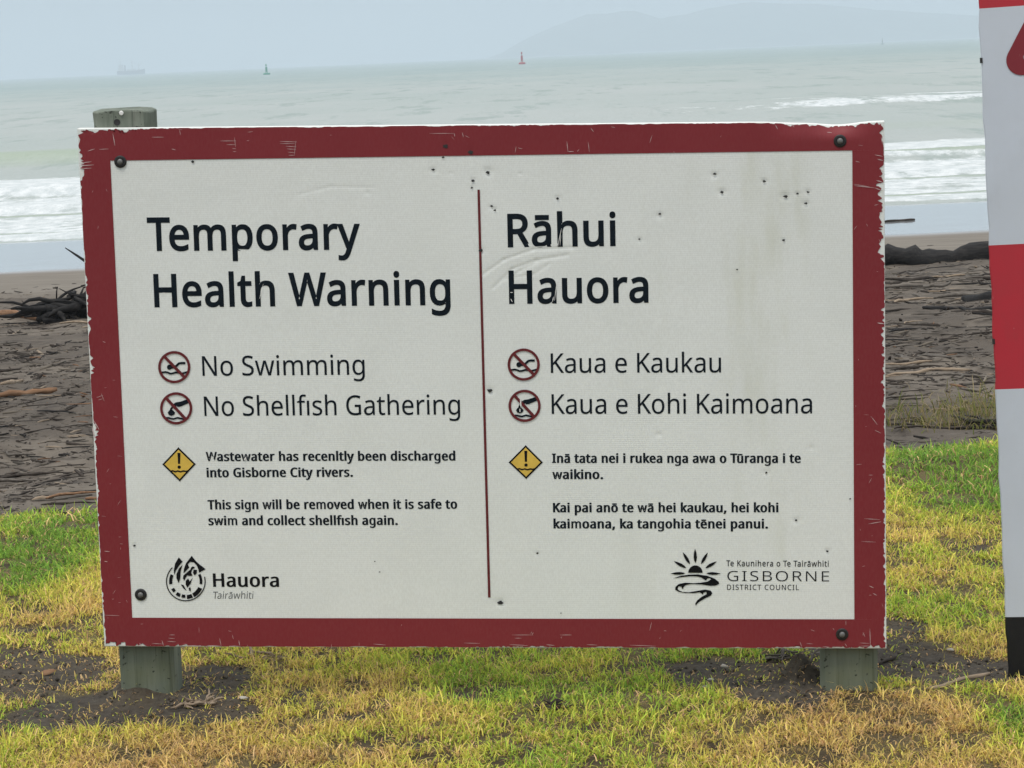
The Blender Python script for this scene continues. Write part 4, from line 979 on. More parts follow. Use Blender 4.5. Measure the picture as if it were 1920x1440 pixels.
# ------------------------------------------------------------------ buoys and ship
def sea_point(px, dist):
    d = ray_dir(px, 100); d = d/d[1]; return (d[0]*dist, dist, SEA_Z)
M_BRED = plain('buoy_red', (.30, .020, .025), .5); M_BGREEN = plain('buoy_green', (.001, .20, .12), .5); M_BDARK = plain('buoy_dark', (.05, .10, .10), .6)
def buoy(px, dist, hgt, wid, mat, label, tilt, can):
    r = empty('channel_buoy', sea_point(px, dist)); tag(r, label, 'buoy')
    b = MB(); b.lathe([(wid*.30, -.5), (wid*.5, -.1), (wid*.5, hgt*.10), (wid*.42, hgt*.15)], n=20); b.build('float', [mat], r, True)
    b = MB()
    for k_ in range(4):
        a_ = math.pi/4+k_*math.pi/2
        b.tube([(wid*.15*math.cos(a_), wid*.15*math.sin(a_), hgt*.15), (wid*.06*math.cos(a_), wid*.06*math.sin(a_), hgt*.72)], wid*.03, 6)
    for z_ in (.3, .45, .6):
        q_2 = wid*(.15-.09*(z_-.15)/.57)
        b.tube([(q_2*math.cos(a_), q_2*math.sin(a_), hgt*z_) for a_ in np.linspace(math.pi/4, math.pi/4+2*math.pi, 5)], wid*.025, 5)
    b.box((-wid*.12, -wid*.12, hgt*.30), (wid*.12, wid*.12, hgt*.70))
    b.build('lattice_tower', [mat], r)
    b = MB()
    b.tube([(0, 0, hgt*.7), (0, 0, hgt*.84)], wid*.045, 8)
    if can: b.lathe([(wid*.11, hgt*.84), (wid*.11, hgt*.98), (wid*.03, hgt)], n=12)
    else: b.lathe([(wid*.16, hgt*.82), (wid*.02, hgt)], n=12)
    b.build('top_mark', [mat], r)
    r.rotation_euler = (0, tilt, .4)
    return r
buoy(978, 1150, 5.4, 3.0, M_BRED, 'red lattice channel buoy out at sea above the top edge of the warning sign', .0, True)
buoy(498, 1240, 5.2, 3.4, M_BGREEN, 'green channel buoy out at sea between the hazy ship and the red buoy', -.03, False)
buoy(1655, 2300, 5.8, 2.0, M_BDARK, 'dark tiny buoy on the horizon just left of the banded sign', -.02, False)

sp = empty('cargo_ship', sea_point(243, 5000)); sp.rotation_euler = (0, 0, .10); sp.scale = (1.25, 1.25, 1.25)
tag(sp, 'hazy grey ship with deckhouse and masts lying on the far horizon at left', 'ship')
M_HULL = plain('ship_hull_paint', (.07, .09, .13), .6); M_SUPER = plain('ship_white_paint', (.42, .44, .46), .6)
b = MB()
sec = [(-21, 2.5, 6.2), (-19, 4.5, 6.2), (0, 5, 6.0), (12, 4.8, 6.4), (19, 2.4, 7.6), (22, .2, 8.6)]
for x_, w_, z_ in sec:
    b.v += [(x_, -w_*.8, -1), (x_, -w_, z_), (x_, w_, z_), (x_, w_*.8, -1)]
for i in range(len(sec)-1):
    for k_ in range(4): b.f.append([i*4+k_, (i+1)*4+k_, (i+1)*4+(k_+1) % 4, i*4+(k_+1) % 4]); b.m.append(0)
b.f += [[3, 2, 1, 0], [20, 21, 22, 23]]; b.m += [0, 0]; b.build('hull', [M_HULL], sp)
b = MB(); b.box((-19, -4, 6.2), (-10, 4, 11.5)); b.box((-18, -3.4, 11.5), (-11, 3.4, 14.2)); b.box((-18.5, -4.4, 14.2), (-12, 4.4, 15.6)); b.build('deckhouse', [M_SUPER], sp)
b = MB(); b.box((-9.5, -1.3, 6.0), (-7.4, 1.3, 14.8)); b.build('funnel', [M_HULL], sp)
b = MB(); b.box((-6, -3.8, 6.0), (8, 3.8, 8.4), 0); b.box((9.5, -3, 6.2), (15, 3, 8.0), 0); b.build('hatch_covers', [M_SUPER], sp)
for x_, z_ in ((-15, 24), (2.5, 22.5), (13, 17)):
    b = MB(); b.tube([(x_, 0, 6), (x_, 0, z_)], [.7, .35], 8)
    if x_ > 0: b.tube([(x_, 0, 12), (x_+6, 0, 19)], .35, 6); b.box((x_-2, -.3, z_-4), (x_+2, .3, z_-3.2))
    b.build('mast', [M_SUPER], sp)

# ------------------------------------------------------------------ banded sign at the right
M_BANDW = None
t = NT('banded_sign_paint')
tcz = t.n('TexCoord').outputs['Object']
bl = t.noise(9, tcz, 5, .6); gr = t.noise(260, tcz, 2, .5); st = t.noise(8, tcz, 4, .6, (3, 1, .3))
def banded(name, col, dirt, amt):
    t = NT(name); tcz = t.n('TexCoord').outputs['Object']
    bl = t.noise(7, tcz, 5, .6); st = t.noise(7, tcz, 4, .6, (3, 1, .3)); sp_ = t.noise(60, tcz, 3, .6)
    c = t.mix(t.math('MULTIPLY', t.range(bl, .3, .75), amt), col, dirt)
    c = t.mix(t.range(st, .52, .75, 0, amt), c, dirt)
    c = t.mix(t.range(sp_, .68, .74, 0, .7), c, dirt)
    sc_ = t.noise(22, tcz, 5, .75, (2.6, .4, 1)); c = t.mix(t.range(sc_, .66, .72, 0, .5), c, (.5, .5, .5))
    wv = t.noise(380, tcz, 2, .5); c = t.mix(t.range(wv, .3, .7, 0, .16), c, dirt)
    return t.done(t.pbsdf(c, .45, t.bump(t.math('ADD', wv, bl), .12, .002), .25))
M_BW = banded('sign_white_paint', (.56, .605, .675), (.47, .50, .54), .35)
M_BR = banded('sign_red_paint', (.47, .030, .046), (.36, .04, .05), .5)
M_BK = banded('sign_black_paint', (.006, .006, .008), (.03, .03, .03), .5)
M_TRI = banded('triangle_red_paint', (.22, .025, .035), (.16, .03, .035), .4)
gx0, gy0, gz0 = ground_at(1890, 1271)
d = ray_dir(1834, 0); d = d/np.linalg.norm(d[:2])
base = np.array([gx0, gy0, gz0])
d2 = ray_dir(1834, 0); d2 = d2/d2[1]
Ptop = np.array([d2[0]*(gy0+.02), gy0+.02, CAM_H+d2[2]*(gy0+.02)])
upv = Ptop-base; LEN = np.linalg.norm(upv); upv /= LEN
yaw = math.radians(-14)
rt = np.array([math.cos(yaw), math.sin(yaw), 0.0]); rt -= upv*(rt@upv); rt /= np.linalg.norm(rt)
nm = np.cross(rt, upv)
MB2 = Matrix([[rt[i], upv[i], nm[i], base[i]] for i in range(3)]+[[0, 0, 0, 1]])
beacon = empty('banded_sign', None, MB2)
tag(beacon, 'tall red and white banded board with a black foot, cut off by the right edge', 'warning sign')
def vfrac(py):
    """distance up the left edge seen at photo row py"""
    lo, hi = 0., 1.2
    best = 0
    for k_ in np.linspace(-.1, 1.3, 4001):
        P = base+upv*LEN*k_; q = RCAM.T @ (P-np.array([0, 0, CAM_H])); y_ = 720-F_PX*q[1]/-q[2]
        if abs(y_-py) < .6: best = k_; break
    return best*LEN
v_b, v_w, v_r, v_t = vfrac(1157), vfrac(730), vfrac(460), vfrac(16)
WB, TB = .62, .045
levels = [-.25, v_b, v_w, v_r, v_t, v_t+.30, v_t+.62]
bmats = [3, 0, 1, 0, 1, 0]
b = MB()
r_ = random.Random(3)
nseg = 14
for li in range(len(levels)-1):
    z0, z1 = levels[li], levels[li+1]; mi_ = {3: 2, 0: 0, 1: 1}[bmats[li]]
    zs = np.linspace(z0, z1, nseg)
    for i in range(nseg-1):
        j0 = .0012*math.sin(zs[i]*37)+.0008*math.sin(zs[i]*91); j1 = .0012*math.sin(zs[i+1]*37)+.0008*math.sin(zs[i+1]*91)
        c_ = .003
        v = [(j0, zs[i], -c_), (j0+c_, zs[i], 0), (WB-c_, zs[i], 0), (WB, zs[i], -c_), (WB, zs[i], -TB), (j0, zs[i], -TB)]
        v2 = [(j1 if x < .1 and x < c_/2+j0 else x, zs[i+1], z) for x, y, z in v]
        v2[0] = (j1, zs[i+1], -c_); v2[1] = (j1+c_, zs[i+1], 0); v2[5] = (j1, zs[i+1], -TB)
        b.add(v+v2, [(k_, (k_+1) % 6, 6+(k_+1) % 6, 6+k_) for k_ in range(6)], mi_)
b.add([(0, levels[-1], 0), (WB, levels[-1], 0), (WB, levels[-1], -TB), (0, levels[-1], -TB)], [(0, 1, 2, 3)], 1)
b.build('panel', [M_BW, M_BR, M_BK], beacon)
# rounded warning triangle: outer and inner outline, mostly outside the picture
def rtri(cx, cy, size, rad, n=10):
    pts = []
    C = [(cx-size/2, cy), (cx+size/2, cy), (cx, cy+size*.87)]
    for i, (x, y) in enumerate(C):
        a0 = {0: 150, 1: 270, 2: 30}[i]
        ins = np.array([cx, cy+size*.29])-np.array([x, y]); ins = ins/np.linalg.norm(ins)*rad*2
        for k_ in range(n+1):
            a_ = math.radians(a0+120*k_/n); pts.append((x+ins[0]+rad*math.cos(a_), y+ins[1]+rad*math.sin(a_)))
    return pts
dd = ray_dir(1895, 125); t_ = ((base-np.array([0, 0, CAM_H]))@nm)/(dd@nm); Pq = np.array([0, 0, CAM_H])+dd*t_-base
tu, tv = Pq@rt, Pq@upv
dd = ray_dir(1917, 141); t_ = ((base-np.array([0, 0, CAM_H]))@nm)/(dd@nm); Pq = np.array([0, 0, CAM_H])+dd*t_-base
tv0 = Pq@upv
SZ = .21
b = MB()
o1 = rtri(tu+SZ/2-.034, tv0, SZ, .034); o2 = rtri(tu+SZ/2-.034, tv0+.030, SZ-.112, .010)
n_ = len(o1)
b.add([(x, y, .0015) for x, y in o1]+[(x, y, .0015) for x, y in o2], [(k_, (k_+1) % n_, n_+(k_+1) % n_, n_+k_) for k_ in range(n_)])
b.build('warning_triangle', [M_TRI], beacon)
for vy in (vfrac(113), vfrac(640)):
    b = MB(); b.box((-.002, vy-.006, -.02), (.004, vy+.006, .002), 0); b.build('edge_bracket', [M_HOLE], beacon)

# ------------------------------------------------------------------ driftwood
M_WOOD = {}
def wood(name, a, b_, c_):
    t = NT(name); tw = t.n('TexCoord').outputs['Object']
    g = t.noise(18, tw, 5, .65, (.25, 2, 2)); g2 = t.noise(5, tw, 3)
    col = t.ramp(g, [(.25, a), (.5, b_), (.8, c_)])
    M_WOOD[name] = t.done(t.pbsdf(col, .85, t.bump(g, .5, .01), .15))
wood('charred_wood', (.010, .010, .011), (.022, .021, .021), (.055, .050, .046))
wood('dark_wet_wood', (.022, .018, .016), (.045, .037, .031), (.085, .070, .058))
wood('grey_wood', (.06, .052, .046), (.12, .105, .09), (.20, .18, .155))
wood('pale_wood', (.16, .12, .085), (.28, .215, .155), (.40, .33, .25))
wood('orange_wood', (.11, .062, .036), (.22, .125, .072), (.33, .21, .13))
def stick_mesh(seed, length, rad, bend, knob=.2, n=9, side=8):
    r = random.Random(seed); b = MB(); pts = []; rr = []
    ph, ph2 = r.uniform(0, 6), r.uniform(0, 6)
    for i in range(n):
        s = i/(n-1); x = (s-.5)*length
        pts.append((x, bend*length*math.sin(s*math.pi*r.uniform(.9, 1.1))+.02*length*math.sin(s*9+ph), rad*.8+.35*bend*length*abs(math.sin(s*5+ph2))*.4))
        rr.append(rad*(1-.55*s)*(1+knob*r.uniform(-1, 1))*(.55 if i in (0, n-1) else 1))
    b.tube(pts, rr, side, 0, True, .14)
    return b
def lay(o, x, y, rz, dz=0, tilt=0):
    o.location = (x, y, float(base_z(x, y))+dz); o.rotation_euler = (0, tilt, rz)

def log_between(name, p0, p1, thick_px, mat, label, cat, seed, n=16, side=12, knob=.22, lump=.3, grp=None, bury=.35):
    x0, y0, z0 = ground_at(*p0); x1, y1, z1 = ground_at(*p1)
    r = random.Random(seed); L_ = math.hypot(x1-x0, y1-y0); ym = (y0+y1)/2; rad = thick_px*ym/F_PX/2
    b = MB(); pts = []; rr = []
    for i in range(n):
        s = i/(n-1); lx = (s-.5)*L_; gx, gy = x0+(x1-x0)*s, y0+(y1-y0)*s
        pts.append((lx, .03*L_*math.sin(s*7+seed), float(base_z(gx, gy))-float(base_z((x0+x1)/2, ym))+rad*(1-bury)+lump*rad*.5*math.sin(s*11+seed*2)))
        rr.append(rad*(1+knob*r.uniform(-1, 1))*(.6 if i in (0, n-1) else 1))
    b.tube(pts, rr, side, 0, True, .16)
    o = b.build(name, [M_WOOD[mat]], None, True)
    o.location = ((x0+x1)/2, ym, float(base_z((x0+x1)/2, ym))); o.rotation_euler = (0, 0, math.atan2(y1-y0, x1-x0))
    tag(o, label, cat, grp); return o
log_between('driftwood_log', (1560, 506), (2010, 486), 37, 'charred_wood', 'long black charred log lying across the beach between the two signs', 'log', 3, 30, 14, .30, .9)
log_between('driftwood_log', (1798, 566), (1960, 570), 20, 'charred_wood', 'short thick black log with blunt end beside the banded sign', 'log', 8, 8)
log_between('driftwood_log', (1735, 578), (1880, 582), 8, 'charred_wood', 'thin long black branch lying just below the short thick black log', 'branch', 12, 10)
log_between('driftwood_log', (1823, 588), (1900, 586), 10, 'dark_wet_wood', 'small dark log below the thin black branch at the banded sign', 'log', 15, 8)
log_between('driftwood_log', (-70, 590), (96, 604), 14, 'orange_wood', 'orange brown bare log at the top of the debris left of the sign', 'log', 21, 16, 10, .2, .4, None, .15)
log_between('driftwood_log', (-60, 752), (108, 736), 12, 'orange_wood', 'tan broken branch lying on dark debris at the left edge', 'branch', 27, 12, 10, .22, .3, None, .1)
log_between('driftwood_stick', (1655, 417), (1715, 413), 5, 'dark_wet_wood', 'thin dark stick washed up on the shiny wet sand', 'stick', 31, 8)
log_between('driftwood_stick', (1735, 1296), (1852, 1266), 8, 'pale_wood', 'pale peeled stick lying on the grass before the banded sign', 'stick', 35, 10, 8, .2, .2, None, 0)
log_between('driftwood_stick', (1648, 1249), (1682, 1234), 6, 'dark_wet_wood', 'short dark twig leaning out beside the right sign post', 'stick', 37, 6, 8, .2, .2, None, -.3)
log_between('driftwood_stick', (1660, 708), (1815, 695), 7, 'pale_wood', 'long pale bent stick in the debris line right of the sign', 'stick', 41, 12)
log_between('driftwood_stick', (1650, 545), (1780, 532), 7, 'grey_wood', 'grey weathered branch below the long black log', 'stick', 43, 12, 8, .3, .8)
log_between('driftwood_stick', (1668, 668), (1760, 672), 7, 'grey_wood', 'straight grey stick in the middle of the dark sand right of the sign', 'stick', 45, 10)
log_between('driftwood_stick', (1700, 512), (1850, 516), 5, 'grey_wood', 'slim grey branch right under the long black log', 'stick', 47, 12)
log_between('driftwood_stick', (60, 940), (100, 935), 9, 'pale_wood', 'stubby pale stick at the grass edge left of the sign', 'stick', 49, 7)
log_between('driftwood_stick', (5, 722), (40, 716), 9, 'pale_wood', 'short bleached stick above the tan broken branch', 'stick', 53, 7)
log_between('driftwood_stick', (160, 938), (215, 934), 7, 'orange_wood', 'reddish stick at the grass edge touching the left edge of the sign', 'stick', 57, 7)

# root wad at the left
x0, y0, z0 = ground_at(140, 592)
b = MB(); r = random.Random(77)
b.tube([(.9, .5, .16), (.6, .1, .26), (.35, -.1, .20), (.1, -.2, .08)], [.14, .17, .13, .06], 12, 0, True, .35)
for k_ in range(90):
    a_ = r.choice((0, math.pi))+r.gauss(0, .7); L_ = r.uniform(.2, .6); sx_ = r.uniform(-.35, .9); st_ = Vector((sx_, r.uniform(-.3, .3), r.uniform(.02, .10+.32*max(0, sx_+.3)/1.2)))
    pts = [st_]; dirv = Vector((math.cos(a_), math.sin(a_), r.uniform(-.15, .45))).normalized()
    for j in range(5):
        dirv = (dirv+Vector((r.uniform(-.4, .4), r.uniform(-.4, .4), r.uniform(-.45, .25)))).normalized()
        p = pts[-1]+dirv*L_/5; p.z = max(p.z, .01); pts.append(p)
    w_ = r.uniform(.012, .04); b.tube(pts, [w_, w_*.9, w_*.75, w_*.6, w_*.45, w_*.2], 7, 0, True, .2)
o = b.build('tree_root_wad', [M_WOOD['charred_wood']], None, True)
o.location = (x0-.05, y0, z0-.04); o.scale = (1.2, 1.2, 1.35)
tag(o, 'dark tangle of tree roots heaped on the sand beside the left edge of the sign', 'root wad')

# countable sticks: six shapes in five tones, copied
protos = {}
def proto(kind, i):
    k_ = (kind, i)
    if k_ not in protos:
        protos[k_] = stick_mesh(100+i*7+hash(kind) % 1, 1.0, .016+.008*(i % 3), (.03, .08, .16, .05, .11, .22)[i], .28).build('driftwood_stick', [M_WOOD[kind]], None, True)
        bpy.data.objects.remove(protos[k_]) if False else None
    return protos[k_]
used = set()
r = random.Random(19)
def scatter(count, pxr, pyr, kinds, lab, grp, smin, smax):
    for _ in range(count):
        px = r.uniform(*pxr); py = pyr[0]+(pyr[1]-pyr[0])*r.random()**1.0
        x, y, z = ground_at(px, py)
        kind = r.choice(kinds); i = r.randrange(6); p = proto(kind, i)
        if (kind, i) in used:
            o = p.copy(); COL.objects.link(o)
        else:
            o = p; used.add((kind, i))
        s = r.uniform(smin, smax)*min(1.0, .12+y/30)
        o.scale = (s, s, s*r.uniform(.7, 1.1))
        rz = r.gauss(0, .5)+(math.pi if r.random() < .5 else 0)
        lay(o, x, y, rz, 0, r.uniform(-.05, .05))
        tag(o, lab[kind], 'driftwood stick', grp+' '+kind.replace('_', ' '))
side_l = {k_: q_3+' driftwood stick in the dark debris on the beach left of the sign' for k_, q_3 in (('charred_wood', 'black'), ('dark_wet_wood', 'dark brown'), ('grey_wood', 'grey'), ('pale_wood', 'pale tan'), ('orange_wood', 'orange brown'))}
side_r = {k_: q_3+' driftwood stick strewn on the beach between the two signs' for k_, q_3 in (('charred_wood', 'black'), ('dark_wet_wood', 'dark brown'), ('grey_wood', 'grey'), ('pale_wood', 'pale tan'), ('orange_wood', 'orange brown'))}
KL = ['charred_wood']*4+['dark_wet_wood']*5+['grey_wood']*3+['pale_wood', 'orange_wood']
KR = ['charred_wood']*3+['dark_wet_wood']*4+['grey_wood']*5+['pale_wood']*2
scatter(55, (-40, 190), (600, 950), KL, side_l, 'driftwood sticks left of the sign', .2, .6)
scatter(46, (1640, 1890), (500, 640), KR, side_r, 'driftwood sticks between the signs', .25, .8)
scatter(36, (1640, 1890), (640, 780), KR, side_r, 'driftwood sticks between the signs', .2, .6)

scatter(18, (1650, 1885), (790, 806), ['charred_wood', 'dark_wet_wood'], {k_: q_3+' stick along the lawn edge between the two signs, also standing for the scarp shadow' for k_, q_3 in (('charred_wood', 'black'), ('dark_wet_wood', 'dark brown'))}, 'sticks along the lawn edge', .3, .8)  # dark twigs, also massed to stand for the shadow under the turf scarp

# uncountable chips, bark and twigs
def chips_mesh(n, xr, yr, seed, smin, smax, blocky=False):
    g = np.random.default_rng(seed)
    y = yr[0]+(yr[1]-yr[0])*g.random(n)**1.3
    x = (g.random(n)*2-1)*(xr[0]+xr[1]*y)
    e = lawn_edge(x)
    d_ = fbm(x*1.5+3, y*.75, 4, 131)
    keep = (y > e-.1+.5*g.random(n)) & (g.random(n) < sstep(.28, .62, d_)*(.22+.5*sstep(34, 22, y))*sstep(43, 36, y))
    x, y = x[keep], y[keep]; n = len(x)
    ln = (smin+(smax-smin)*g.random(n)**3)*np.clip(y/26, .30, 1.0); w = ln*(.045+.12*g.random(n)**2)+.0025; h = w*(.4+.6*g.random(n))
    if blocky: w = ln*(.15+.3*g.random(n)); h = w*(.5+.5*g.random(n))
    a = g.normal(0, 1.1 if blocky else .8, n); ti = g.normal(0, .30 if blocky else .16, n); bd = g.normal(0, .12, n)*ln
    z = base_z(x, y)+h*.3
    V = np.zeros((n, 12, 3))
    for ri, s in enumerate((-.5, 0, .5)):
        sc = (.6, 1.0, .45)[ri]
        for ci, (cy_, cz_) in enumerate(((-.5, -.5), (.5, -.5), (.5, .5), (-.5, .5))):
            lx = s*ln; ly = cy_*w*sc+(bd if s == 0 else 0); lz = cz_*h*sc+np.sin(ti)*s*ln
            V[:, ri*4+ci, 0] = x+lx*np.cos(a)-ly*np.sin(a); V[:, ri*4+ci, 1] = y+lx*np.sin(a)+ly*np.cos(a); V[:, ri*4+ci, 2] = z+lz
    f = np.array([(i+k_, i+(k_+1) % 4, i+4+(k_+1) % 4, i+4+k_) for i in (0, 4) for k_ in range(4)]+[(3, 2, 1, 0), (8, 9, 10, 11)])
    F = (np.arange(n)[:, None, None]*12+f[None]).reshape(-1, 4)
    pal = np.array([(.028, .025, .023), (.044, .037, .032), (.066, .055, .047), (.10, .088, .075), (.16, .138, .112), (.25, .20, .15), (.17, .10, .062), (.055, .045, .039)])
    ci = g.choice(len(pal), n, p=[.10, .18, .22, .20, .12, .04, .02, .12])
    colr = np.repeat(pal[ci]*(.8+.4*g.random((n, 1))), 12, 0)
    return V.reshape(-1, 3), F, colr
t = NT('wood_chips'); M_CHIP = t.done(t.pbsdf(t.attr('tint', 'Color'), .9, None, .1))
V, F, cc = chips_mesh(130000, (1.2, .30), (8.6, 45), 5, .008, .22)
V2_, F2_, cc2 = chips_mesh(45000, (1.2, .30), (8.6, 40), 6, .010, .09, True)
F = np.concatenate([F, F2_+len(V)]); V = np.concatenate([V, V2_]); cc = np.concatenate([cc, cc2*.85])
o = mesh_np('wood_debris', V, F, M_CHIP, None, False, None, {'tint': cc})
tag(o, 'dark bark chips and twigs littering the sand behind the lawn', None, None, 'stuff')

# ------------------------------------------------------------------ lawn
def blades(n, yr, seed, hs, ws, margin, thin_hidden=True):
    g = np.random.default_rng(seed)
    u = g.random(n); y = np.sqrt(yr[0]**2+(yr[1]**2-yr[0]**2)*u) if True else 0
    x = (g.random(n)*2-1)*(margin+.205*y)
    keep = y < lawn_edge(x)+.12*g.random(n)
    b_ = bare(x, y)
    tuft = fbm(x*15, y*13, 3, 141)
    keep &= g.random(n) < (1-.83*b_)*(.16+1.15*sstep(.34, .62, tuft))
    x, y, b_ = x[keep], y[keep], b_[keep]; n = len(x)
    green = np.clip(.41-.34*blob(DRY, x, y)+.75*(fbm(x*1.7, y*1.3, 3, 151)-.5)*2*.8+.45*(fbm(x*6, y*4, 3, 153)-.5)+blob(GREEN, x, y)*.75-.12*sstep(6.3, 5.4, y)+.1*sstep(7, 8.5, y), 0, 1)
    k_ = g.random(n); kk = np.clip(green+.50*(k_-.5), 0, 1)
    pal = np.array([(.31, .215, .088), (.365, .285, .090), (.330, .300, .058), (.235, .280, .040), (.145, .222, .033), (.085, .158, .028)])*LAWN_K
    pp = kk*(len(pal)-1); i0 = np.clip(pp.astype(int), 0, len(pal)-2); fr = (pp-i0)[:, None]
    col = pal[i0]*(1-fr)+pal[i0+1]*fr
    dead = g.random(n) < (.15+.35*b_+.16*(1-green))
    col[dead] = (np.array([(.24, .15, .075), (.36, .25, .125), (.085, .055, .034)])*LAWN_K)[g.integers(0, 3, dead.sum())]
    col *= (.55+.8*g.random((n, 1)))
    h = (hs[0]+(hs[1]-hs[0])*g.random(n)**1.5+.028*(g.random(n) < .12)*g.random(n))*(1-.45*b_); w = ws[0]+(ws[1]-ws[0])*g.random(n)
    az = g.random(n)*2*np.pi; lean = np.radians(20+75*g.random(n)**.8); lean[dead] = np.radians(60+28*g.random(dead.sum()))
    fa = az+np.pi/2+g.normal(0, .5, n)
    z = base_z(x, y)-.003+.004*(fbm(x*22, y*22, 3, 61)-.5)
    V = np.zeros((n, 7, 3)); px_, py_, pz_ = x.copy(), y.copy(), z.copy(); cl_ = lean*.35
    for lev in range(4):
        ww = w*(1.0, .92, .66, 0)[lev]/2
        if lev < 3:
            for s_i, s in enumerate((-1, 1)):
                V[:, lev*2+s_i] = np.stack([px_+s*ww*np.cos(fa), py_+s*ww*np.sin(fa), pz_], 1)
        else: V[:, 6] = np.stack([px_, py_, pz_], 1)
        seg = h/3
        px_ = px_+seg*np.sin(cl_)*np.cos(az); py_ = py_+seg*np.sin(cl_)*np.sin(az); pz_ = pz_+seg*np.cos(cl_)
        cl_ = np.minimum(cl_+lean*.55, 1.75)
    Q = (np.arange(n)[:, None, None]*7+np.array([(0, 1, 3, 2), (2, 3, 5, 4)])[None]).reshape(-1, 4)
    T = np.arange(n)[:, None]*7+np.array([4, 5, 6])[None]
    return V.reshape(-1, 3), Q, T, np.repeat(col, 7, 0)
LAWN_K = 2.35
t = NT('grass_blades')
ga = t.attr('tint', 'Color')
d1 = t.pbsdf(ga, .75, None, .08)
tr = t.n('BsdfTranslucent'); t.l(ga, tr.inputs[0])
mx = t.n('MixShader'); mx.inputs[0].default_value = .42; t.l(d1, mx.inputs[1]); t.l(tr.outputs[0], mx.inputs[2])
M_GRASS = t.done(mx.outputs[0])
S = [blades(150000, (4.6, 6.2), 1, (.016, .042), (.0018, .0036), .55), blades(170000, (6.2, 8.2), 2, (.018, .046), (.0022, .0042), .6), blades(110000, (8.2, 10.8), 3, (.022, .060), (.003, .0055), .7),
     blades(190000, (4.6, 8.4), 4, (.007, .020), (.0020, .0050), .6)]
off = 0; Vs_, Qs_, Ts_, Cs_ = [], [], [], []
for V, Q, T, cc in S:
    Vs_.append(V); Qs_.append(Q+off); Ts_.append(T+off); Cs_.append(cc); off += len(V)
o = mesh_np('lawn_grass', np.concatenate(Vs_), (np.concatenate(Qs_), np.concatenate(Ts_)), M_GRASS, None, False, None, {'tint': np.concatenate(Cs_)})
tag(o, 'patchy yellow green mown grass with bare soil around the posts', None, None, 'stuff')

# crumbs of soil on the bare ground
def crumbs(n, seed):
    g = np.random.default_rng(seed); y = 4.8+5.2*g.random(n); x = (g.random(n)*2-1)*(.5+.21*y)
    k_ = (bare(x, y) > .45+.3*g.random(n)) & (y < lawn_edge(x)); x, y = x[k_], y[k_]; n = len(x)
    r_0 = .0010+.0055*g.random(n)**5; z = base_z(x, y)+r_0*.25
    D = np.array([(1, 0, 0), (-1, 0, 0), (0, 1, 0), (0, -1, 0), (0, 0, 1), (0, 0, -1)], float)
    V = np.stack([x, y, z], 1)[:, None, :]+D[None]*r_0[:, None, None]*(.6+.8*g.random((n, 6, 1)))
    f = np.array([(0, 2, 4), (2, 1, 4), (1, 3, 4), (3, 0, 4), (2, 0, 5), (1, 2, 5), (3, 1, 5), (0, 3, 5)])
    F = (np.arange(n)[:, None, None]*6+f[None]).reshape(-1, 3)
    c_ = np.array([(.075, .065, .052), (.065, .056, .045), (.045, .039, .032), (.085, .074, .06)])[g.integers(0, 4, n)]*(.8+.4*g.random((n, 1)))
    return V.reshape(-1, 3), F, np.repeat(c_, 6, 0)
V, F, cc = crumbs(45000, 9)
o = mesh_np('soil_crumbs', V, F, M_CHIP, None, False, None, {'tint': cc})
tag(o, 'loose dark soil crumbs on the bare patches around the posts', None, None, 'stuff')

# wispy seed grass at the lawn edge on the right
def wisps(n, seed, cx, cy, rx, ry):
    g = np.random.default_rng(seed); x = cx+rx*g.normal(0, .5, n); y = cy+ry*g.normal(0, .5, n)
    h = .05+.13*g.random(n)**1.5; w = .003+.003*g.random(n); az = g.random(n)*2*np.pi; lean = np.radians(30+58*g.random(n)); fa = az+np.pi/2
    z = base_z(x, y)-.01; V = np.zeros((n, 9, 3)); px_, py_, pz_ = x, y, z; cl_ = lean*.3
    for lev in range(5):
        ww = w*(1, .9, .7, .45, 0)[lev]/2
        if lev < 4:
            for s_i, s in enumerate((-1, 1)): V[:, lev*2+s_i] = np.stack([px_+s*ww*np.cos(fa), py_+s*ww*np.sin(fa), pz_], 1)
        else: V[:, 8] = np.stack([px_, py_, pz_], 1)
        px_ = px_+h/4*np.sin(cl_)*np.cos(az); py_ = py_+h/4*np.sin(cl_)*np.sin(az); pz_ = pz_+h/4*np.cos(cl_); cl_ = np.minimum(cl_+lean*.5, 1.9)
    Q = (np.arange(n)[:, None, None]*9+np.array([(0, 1, 3, 2), (2, 3, 5, 4), (4, 5, 7, 6)])[None]).reshape(-1, 4); T = np.arange(n)[:, None]*9+np.array([6, 7, 8])[None]
    pal = np.array([(.26, .20, .095), (.20, .19, .06), (.15, .175, .045), (.32, .26, .15)]); col = pal[g.integers(0, 4, n)]*(.7+.5*g.random((n, 1)))
    return V.reshape(-1, 3), Q, T, np.repeat(col, 9, 0)
off = 0; Vs_, Qs_, Ts_, Cs_ = [], [], [], []
for k_, (px, py, n, rx, ry) in enumerate(((1800, 775, 260, .34, .5), (1720, 795, 110, .3, .4), (1850, 755, 160, .25, .5), (1690, 790, 60, .2, .3), (1880, 790, 200, .3, .5), (1760, 800, 120, .5, .2), (2050, 780, 200, .4, .6))):
    x, y, z = ground_at(px, py); V, Q, T, cc = wisps(n, 300+k_, x, y, rx, ry); Vs_.append(V); Qs_.append(Q+off); Ts_.append(T+off); Cs_.append(cc); off += len(V)
o = mesh_np('seed_grass', np.concatenate(Vs_), (np.concatenate(Qs_), np.concatenate(Ts_)), M_GRASS, None, False, None, {'tint': np.concatenate(Cs_)})
tag(o, 'wispy dry long grass at the lawn edge between the signs', None, None, 'stuff')

